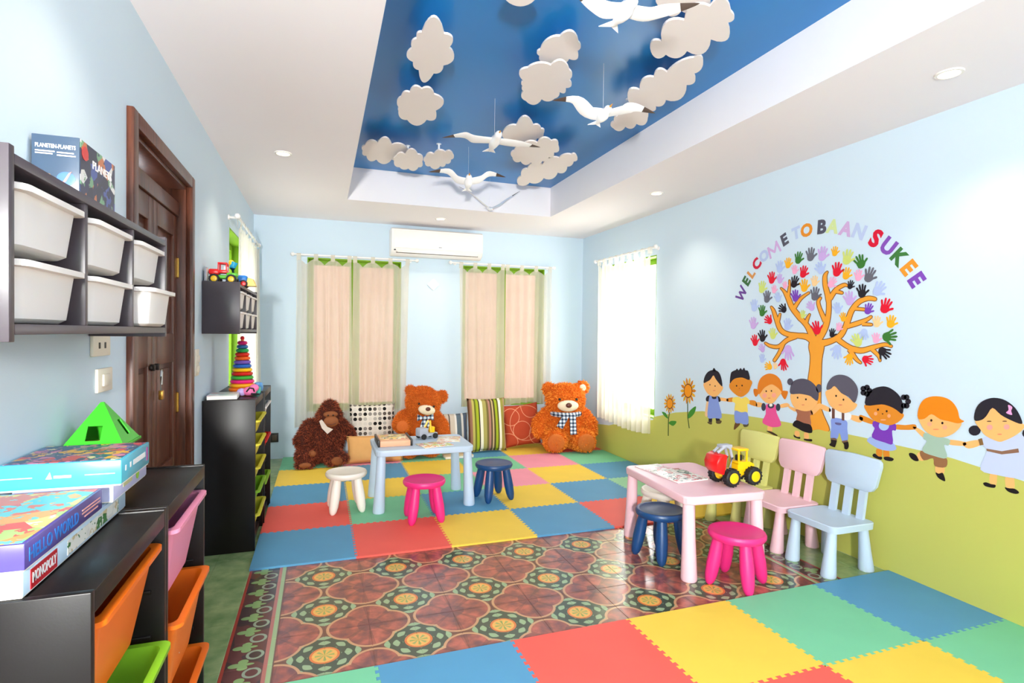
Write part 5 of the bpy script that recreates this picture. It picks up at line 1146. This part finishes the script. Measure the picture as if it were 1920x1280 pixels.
# ---- handprints
HC = dict(o=(246, 176, 34), g=(104, 104, 116), l=(200, 168, 224), n=(58, 118, 48), y=(206, 218, 118), b=(178, 196, 236), p=(244, 170, 204), r=(222, 20, 48), k=(34, 30, 38), e=(248, 208, 150), v=(122, 66, 180))
HN = dict(o='orange', g='grey', l='lavender', n='dark green', y='lime', b='pale blue', p='pink', r='red', k='black', e='peach', v='purple')
hands = [(1230, 322, 65, 0, 'o'), (1068, 342, 90, 0, 'g'), (1148, 338, 95, 10, 'l'), (988, 365, 80, 10, 'n'), (918, 400, 70, 0, 'o'), (1315, 360, 100, 15, 'y'), (1398, 390, 95, -20, 'n'), (862, 425, 80, 0, 'b'), (962, 445, 60, 0, 'p'), (1022, 458, 80, 15, 'r'), (1130, 435, 85, -30, 'b'), (1245, 442, 95, 5, 'r'), (1308, 470, 80, 15, 'o'), (1387, 482, 75, 0, 'p'), (1462, 478, 100, 20, 'g'), (808, 498, 80, -5, 'r'), (862, 505, 65, -10, 'l'), (962, 525, 80, 20, 'k'), (1095, 520, 70, 0, 'e'), (1025, 550, 85, -5, 'o'), (1212, 530, 75, 40, 'p'), (1335, 545, 60, 20, 'k'), (745, 560, 80, 10, 'y'), (825, 575, 55, 0, 'p'), (897, 548, 50, 0, 'p'), (1525, 572, 100, 40, 'b'), (1410, 586, 90, -5, 'k'), (778, 625, 80, 5, 'g'), (848, 628, 65, -20, 'b'), (965, 618, 80, -10, 'v'), (1098, 605, 90, 5, 'g'), (1325, 635, 95, -15, 'l'), (692, 682, 80, 0, 'b'), (880, 705, 70, -60, 'k'), (745, 718, 75, 0, 'n'), (1068, 688, 70, -40, 'l'), (1245, 700, 75, -20, 'b'), (1455, 705, 75, 20, 'v'), (1570, 685, 100, 20, 'r'), (1016, 742, 55, 0, 'y'), (785, 780, 70, -60, 'r'), (685, 800, 80, -5, 'l'), (915, 808, 80, 5, 'b'), (1285, 760, 62, -10, 'o'), (1510, 790, 75, 0, 'e'), (1605, 790, 85, 10, 'o'), (1105, 832, 92, -20, 'r'), (1258, 826, 58, 20, 'p'), (1213, 866, 60, 10, 'k'), (815, 870, 75, -10, 'y'), (745, 885, 80, -10, 'k'), (695, 915, 75, -15, 'r'), (1425, 878, 75, 180, 'b'), (1505, 900, 70, 0, 'p'), (1597, 890, 100, 80, 'n'), (1375, 915, 90, -30, 'y'), (742, 968, 60, -40, 'l'), (920, 1000, 100, 170, 'l'), (1243, 995, 95, 190, 'b'), (745, 1035, 60, 0, 'b'), (888, 1080, 80, 165, 'r'), (1325, 1045, 76, 190, 'o'), (1450, 1047, 80, 100, 'r'), (1562, 1000, 90, 120, 'k'), (785, 1090, 65, -80, 'o'), (832, 1085, 45, 0, 'e')]
hand_me = {}
def hand_mesh(c):
    if c in hand_me: return hand_me[c]
    bm = B(); T = Vector((.0006, 0, 0))
    def add(pts): poly(bm, [Vector((-LAY*4, -x, z)) for x, z in pts], T)
    # one outline: palm, thumb and four fingers (height about 1)
    def fing(bx, bz, ang, L, w):
        a = math.radians(ang); d = (math.sin(a), math.cos(a)); n = (math.cos(a), -math.sin(a)); o = []
        for s, ww in ((0, w*.9), (.55, w), (.85, w*.85)): o.append((bx+d[0]*L*s-n[0]*ww, bz+d[1]*L*s-n[1]*ww))
        o.append((bx+d[0]*L, bz+d[1]*L)); 
        for s, ww in ((.85, w*.85), (.55, w), (0, w*.9)): o.append((bx+d[0]*L*s+n[0]*ww, bz+d[1]*L*s+n[1]*ww))
        return o
    out = [(-.12, -.46), (-.24, -.36), (-.28, -.16)]
    out += fing(-.235, -.02, -26, .34, .066)+fing(-.095, .05, -9, .42, .068)+fing(.05, .06, 5, .42, .068)+fing(.185, .02, 17, .36, .066)
    out += [(.26, -.08)]+fing(.29, -.17, 56, .28, .072)+[(.27, -.3), (.18, -.42), (.04, -.48)]
    add(out); bmesh.ops.recalc_face_normals(bm, faces=bm.faces[:])
    me = bpy.data.meshes.new('handprint'); bm.to_mesh(me); bm.free(); me.materials.append(ink(HC[c])); hand_me[c] = me; return me
seen = {}
for ih, (x, y, h, rot, c) in enumerate(hands):
    near = sorted((j for j in range(len(hands)) if j != ih), key=lambda j: (hands[j][0]-x)**2+(hands[j][1]-y)**2)[:2]
    art = lambda w_: ('an ' if w_[0] == 'o' else 'a ')+w_
    lab = ('upside-down ' if 140 < rot < 220 else '')+f'{HN[c]} painted handprint, nearest to {art(HN[hands[near[0]][4]])} and {art(HN[hands[near[1]][4]])} handprint'
    q = zT([(x, y)])[0]; w = onX(q[0], q[1], XR); hh = (onX(q[0], q[1]-h/3.5556/2, XR)-onX(q[0], q[1]+h/3.5556/2, XR)).length
    o = bpy.data.objects.new('handprint_decal', hand_mesh(c)); COL.objects.link(o); o.location = w; o.scale = (1, hh*1.12, hh*1.1); o.rotation_euler.x = math.radians(rot)
    tag(o, lab, 'handprint', f'{HN[c]} handprints around the tree')
# ---- lettering in an arc
lets = [('W', 605, 605, 66, (104, 66, 146)), ('E', 641, 525, 64, (62, 110, 66)), ('L', 672, 475, 62, (216, 150, 84)), ('C', 709, 410, 66, (200, 30, 62)), ('O', 757, 357, 66, (182, 198, 232)), ('M', 822, 312, 72, (206, 170, 218)), ('E', 893, 250, 72, (84, 84, 98)), ('T', 972, 205, 72, (184, 202, 234)), ('O', 1040, 187, 78, (226, 140, 40)), ('B', 1140, 165, 84, (84, 84, 98)), ('A', 1214, 162, 82, (206, 222, 156)), ('A', 1302, 178, 84, (204, 170, 214)), ('N', 1390, 197, 86, (186, 200, 232)), ('S', 1498, 243, 104, (214, 20, 54)), ('U', 1582, 295, 96, (130, 78, 176)), ('K', 1650, 362, 92, (62, 118, 60)), ('E', 1716, 435, 96, (226, 146, 44)), ('E', 1768, 515, 98, (124, 72, 178))]
P3 = [onX(*zT([(x, y)])[0], XR) for _, x, y, _, _ in lets]
sign = thing('wall_lettering', 'colourful arched lettering WELCOME TO BAAN SUKEE above the painted tree', 'wall lettering', P3[9])
for i, (ch, x, y, h, rgb) in enumerate(lets):
    a, b = P3[max(i-1, 0)], P3[min(i+1, len(lets)-1)]; right = (b-a).normalized(); up = Vector((-1, 0, 0)).cross(right)
    px_ = zT([(x, y)])[0]; hh = h/3.5556*(onX(px_[0], px_[1]-1, XR)-onX(px_[0], px_[1], XR)).length
    loc = P3[i]-sign.location; loc.x = -.0016
    bars = {'M': [(-.6, -.5, -.5, .5), (-.5, .42, 0, -.25), (0, -.25, .5, .42), (.5, .5, .6, -.5)], 'W': [(-.6, .5, -.3, -.5), (-.3, -.45, 0, .3), (0, .3, .3, -.45), (.3, -.5, .6, .5)]}.get(ch)
    if bars:
        bm = B()
        for n_, (x0, z0, x1, z1) in enumerate(bars):
            d = Vector((x1-x0, z1-z0)).normalized()*.098; nn = Vector((-d.y, d.x)); off = Vector((-.00006*n_, 0, 0))
            poly(bm, [loc+off+(right*a_+up*b_)*hh*1.06 for a_, b_ in ((x0-d.x*.5+nn.x, z0-d.y*.5+nn.y), (x1+d.x*.5+nn.x, z1+d.y*.5+nn.y), (x1+d.x*.5-nn.x, z1+d.y*.5-nn.y), (x0-d.x*.5-nn.x, z0-d.y*.5-nn.y))], Vector((.0008, 0, 0)))
        obj('letter', bm, ink(rgb), sign, smooth=False)
    else: text('letter', ch, hh*1.46, ink(rgb), sign, loc, right, up, .048)
# ================================================================ CEILING: CLOUDS AND SEAGULLS
m_cloud = pm('cloud_board', (236, 228, 224), .7, .2, .01); m_edge = pm('cloud_edge', (250, 249, 250), .6, .2, 0)
def scallop(cusps):
    pts = []; n = len(cusps)
    area2 = sum(cusps[i][0]*cusps[(i+1) % n][1]-cusps[(i+1) % n][0]*cusps[i][1] for i in range(n)); sg = 1 if area2 > 0 else -1
    for i in range(n):
        x0, y0, b = cusps[i]; x1, y1, _ = cusps[(i+1) % n]; dx, dy = x1-x0, y1-y0
        for s in range(8):
            f = s/8; k_ = b*math.sin(PI*f)**.75; pts.append((x0+dx*f+sg*dy*k_, y0+dy*f-sg*dx*k_))
    return pts
def cloud(label, z0, cusps, drop=.1):
    w = [onZ(*p, ZT-drop) for p in z0([(x, y) for x, y in scallop(cusps)])]
    c = sum(w, Vector())/len(w)
    t = thing('cloud_board', label, 'cloud cutout', (c.x, c.y, ZT-drop), 0, 'white cloud cutouts under the ceiling')
    bm = B(); poly(bm, [v-c for v in w], Vector((0, 0, .011))); obj('board', bm, m_cloud, t, smooth=False)
    bm = B(); tube(bm, [(0, 0, .0135), (0, 0, drop-.0002)], .008, 10); tube(bm, [(0, 0, drop-.004), (0, 0, drop-.0002)], .02, 14); obj('hanger', bm, m_edge, t)
kA, kB, kC = Zm(740, 0, 5.333), Zm(660, 220, 4.174), Zm(1060, 0, 4.8)
cloud('tall white cloud cutout with a pointed top and narrow foot', kA, [(175, 485, .3), (222, 388, .35), (270, 325, .72), (495, 340, .45), (545, 475, .42), (488, 655, .25), (390, 735, .72), (240, 700, .25), (185, 620, .45)])
cloud('wide white cloud cutout below the tall pointed cloud', kA, [(65, 970, .28), (150, 925, .36), (270, 892, .3), (395, 945, .55), (408, 1108, .45), (320, 1198, .3), (125, 1198, .28), (38, 1108, .3), (45, 1078, .3)])
cloud('white cloud cutout just above the square cloud', kA, [(1455, 500, .18), (1650, 365, .42), (1838, 425, .35), (1825, 510, .5), (1745, 590, .2), (1600, 640, .2), (1475, 620, .25), (1448, 560, .5)], .075)
cloud('square white cloud cutout above a flying seagull wing', kA, [(1290, 810, .5), (1330, 680, .15), (1560, 655, .38), (1745, 700, .3), (1745, 800, .5), (1710, 880, .5), (1650, 920, .2), (1600, 985, .2), (1470, 992, .3), (1310, 1008, .35), (1290, 910, .3), (1280, 860, .4)], .115)
cloud('oval white cloud cutout in the tray corner nearest the door side', kB, [(100, 222, .3), (200, 202, .45), (312, 215, .2), (440, 255, .35), (310, 330, .3), (190, 330, .35), (112, 300, .4), (85, 262, .4)], .09)
cloud('round small white cloud cutout between two others near the back tray edge', kB, [(345, 305, .3), (415, 292, .42), (515, 290, .35), (548, 350, .4), (520, 390, .3), (440, 400, .2), (372, 390, .3), (330, 340, .3)], .13)
cloud('small white cloud cutout with visible hanger above the back seagull', kB, [(575, 312, .3), (640, 288, .25), (730, 272, .3), (790, 290, .35), (775, 330, .3), (735, 362, .3), (690, 382, .3), (610, 382, .3), (570, 350, .35)], .13)
cloud('humped white cloud cutout behind the hovering seagull', kB, [(1175, 140, .22), (1285, 62, .52), (1420, 62, .25), (1480, 90, .4), (1500, 125, .3), (1450, 165, .15), (1320, 185, .1), (1200, 168, .2)], .09)
cloud('scalloped white cloud cutout under the right wing of hovering seagull', kB, [(1270, 262, .25), (1330, 222, .2), (1450, 200, .3), (1560, 185, .4), (1615, 225, .4), (1580, 275, .4), (1540, 310, .3), (1490, 342, .3), (1400, 352, .3), (1320, 345, .3), (1255, 312, .4)], .14)
cloud('long slanted white cloud cutout close to the tray corner', kB, [(1325, 462, .3), (1372, 402, .3), (1490, 372, .2), (1620, 318, .15), (1715, 292, .3), (1758, 305, .4), (1735, 345, .2), (1685, 385, .3), (1610, 432, .25), (1500, 475, .2), (1390, 510, .2), (1300, 525, .3)], .12)
cloud('largest white cloud cutout under the biggest seagull', kC, [(868, 375, .35), (1070, 185, .3), (1300, 60, .52), (1490, 105, .45), (1460, 205, .5), (1310, 355, .35), (1095, 460, .25), (905, 492, .35), (770, 465, .45)])
cloud('white cloud cutout partly behind the biggest seagull wing', kC, [(900, -70, .3), (1290, -50, .5), (1190, 60, .25), (1045, 100, .35), (880, 85, .5)], .08)
cloud('long white cloud cutout leaning toward the white tray side', kC, [(565, 900, .45), (670, 812, .3), (795, 695, .4), (915, 652, .1), (1155, 520, .45), (1240, 560, .2), (1155, 662, .4), (1092, 765, .3), (905, 900, .25), (812, 955, .35), (780, 1000, .1), (650, 985, .1)], .1)
cloud('small scalloped white cloud cutout beneath the right seagull wing tip', kC, [(440, 1095, .3), (470, 1045, .3), (580, 1010, .2), (700, 1010, .4), (742, 1060, .35), (640, 1115, .3), (540, 1140, .3), (432, 1155, .5)], .14)
cloud('white cloud cutout alone between tall pointed cloud and biggest seagull', kA, [(1080, -130, .4), (1420, -130, .3), (1402, 0, .22), (1110, 0, .4)])
# ---- seagulls: body from head to tail, two jointed wings with dark tips
m_gull = pm('seagull_white', (248, 247, 246), .45, .35, .01); m_tip = pm('seagull_tip', (84, 70, 62), .5, .3, .1); m_beak = pm('seagull_beak', (214, 150, 60), .4)
def seagull(label, head, tail, tailw, wings, chord, rad):
    c = (head+tail)/2; t = thing('hanging_seagull', label, 'seagull ornament', c, 0, 'white seagulls hanging from the ceiling')
    ax = (tail-head).normalized(); L = (tail-head).length; side = ax.cross(Vector((0, 0, 1))).normalized()
    bm = B(); prof = [(0, .25), (.06, .6), (.14, .72), (.22, .66), (.34, .92), (.5, 1), (.68, .8), (.84, .45), (1, .2)]
    tube(bm, [head-c+ax*L*s for s, _ in prof], [rad*r for _, r in prof], 12); obj('body', bm, m_gull, t, sharp=60)
    bm = B(); tube(bm, [head-c+ax*.004, head-c-ax*rad*.75], [rad*.22, rad*.04], 8); obj('beak', bm, m_beak, t)
    bm = B(); e = tail-c; n_ = side.cross(ax).normalized()*.004
    poly(bm, [e-ax*L*.16-side*rad*.25, e+ax*tailw*.5-side*tailw, e+ax*tailw*.15, e+ax*tailw*.5+side*tailw, e-ax*L*.16+side*rad*.25], n_); obj('tail', bm, m_gull, t, smooth=False)
    for wpts in wings:
        pts = [head.lerp(tail, .42)]+list(wpts); fine = []; n = len(pts)
        for i in range(n-1):
            p0, p1, p2, p3 = pts[max(i-1, 0)], pts[i], pts[i+1], pts[min(i+2, n-1)]
            for s in range(5): f = s/5; fine.append(.5*((2*p1)+(p2-p0)*f+(2*p0-5*p1+4*p2-p3)*f*f+(3*p1-p0-3*p2+p3)*f**3))
        fine.append(pts[-1]); N = len(fine)-1
        def section(i, k_=1.0):
            f = i/N; w = chord*(.85+.35*math.sin(PI*min(1, f*1.1)))*(1-f**3.2)+.003; th = .16*w*(1-.6*f)+.0012; o = []
            d = (fine[min(i+1, N)]-fine[max(i-1, 0)]).normalized(); ch = (ax-d*ax.dot(d)).normalized(); up = d.cross(ch)
            for k2 in range(10): a = 2*PI*k2/10; o.append(fine[i]-c+ch*(w*.5*math.cos(a)*k_+w*.12*f)+up*th*.5*math.sin(a)*k_)
            return o
        cut = int(N*.84)
        bm = B(); loft(bm, [section(i) for i in range(cut+1)]); wing = obj('wing', bm, m_gull, t, sharp=60)
        bm = B(); loft(bm, [section(i) for i in range(cut, N+1)]); obj('wing_tip', bm, m_tip, wing, sharp=60)
    bm = B(); top_ = ZT if (CX0 < c.x < CX1 and c.y < CY1) else ZC; tube(bm, [(0, 0, rad*.5), (0, 0, top_-c.z-.001)], .0006, 6); obj('string', bm, m_edge, t)
O = onZ
seagull('hovering seagull with straight spread wings in the middle of tray', O(937, 248, 2.66), O(918, 283, 2.63), .045, [[O(890, 260, 2.66), O(868, 253, 2.69), O(829, 258, 2.68)], [O(962, 268, 2.66), O(982, 270, 2.66), O(1013, 276, 2.66)]], .085, .034)
seagull('seagull with bent left wing hanging close to the white tray side', O(1144, 200, 2.66), O(1118, 232, 2.61), .045, [[O(1105, 210, 2.66), O(1080, 186, 2.69), O(1036, 188, 2.68)], [O(1165, 206, 2.68), O(1190, 200, 2.69), O(1228, 212, 2.66)]], .072, .032)
seagull('biggest seagull nearest the middle of the room ceiling', O(1192, -5, 2.69), O(1148, 48, 2.65), .05, [[O(1140, 18, 2.68), O(1112, 6, 2.70), O(1075, -18, 2.69)], [O(1212, 26, 2.68), O(1250, 17, 2.69), O(1312, 6, 2.68)]], .062, .034)
seagull('seagull with raised curved wings in front of the back tray side', onY(880, 328, 4.4), onY(876, 356, 4.55), .045, [[onY(858, 336, 4.5), onY(840, 320, 4.5), onY(804, 322, 4.47)], [onY(900, 336, 4.5), onY(918, 325, 4.5), onY(948, 332, 4.47)]], .075, .035)
seagull('small seagull with wings in a V beside the back tray side', onY(924, 392, 5.24), onY(912, 390, 5.36), .03, [[onY(902, 378, 5.3), onY(884, 363, 5.3), onY(860, 349, 5.3)], [onY(936, 384, 5.3), onY(950, 374, 5.3), onY(975, 358, 5.3)]], .04, .02)
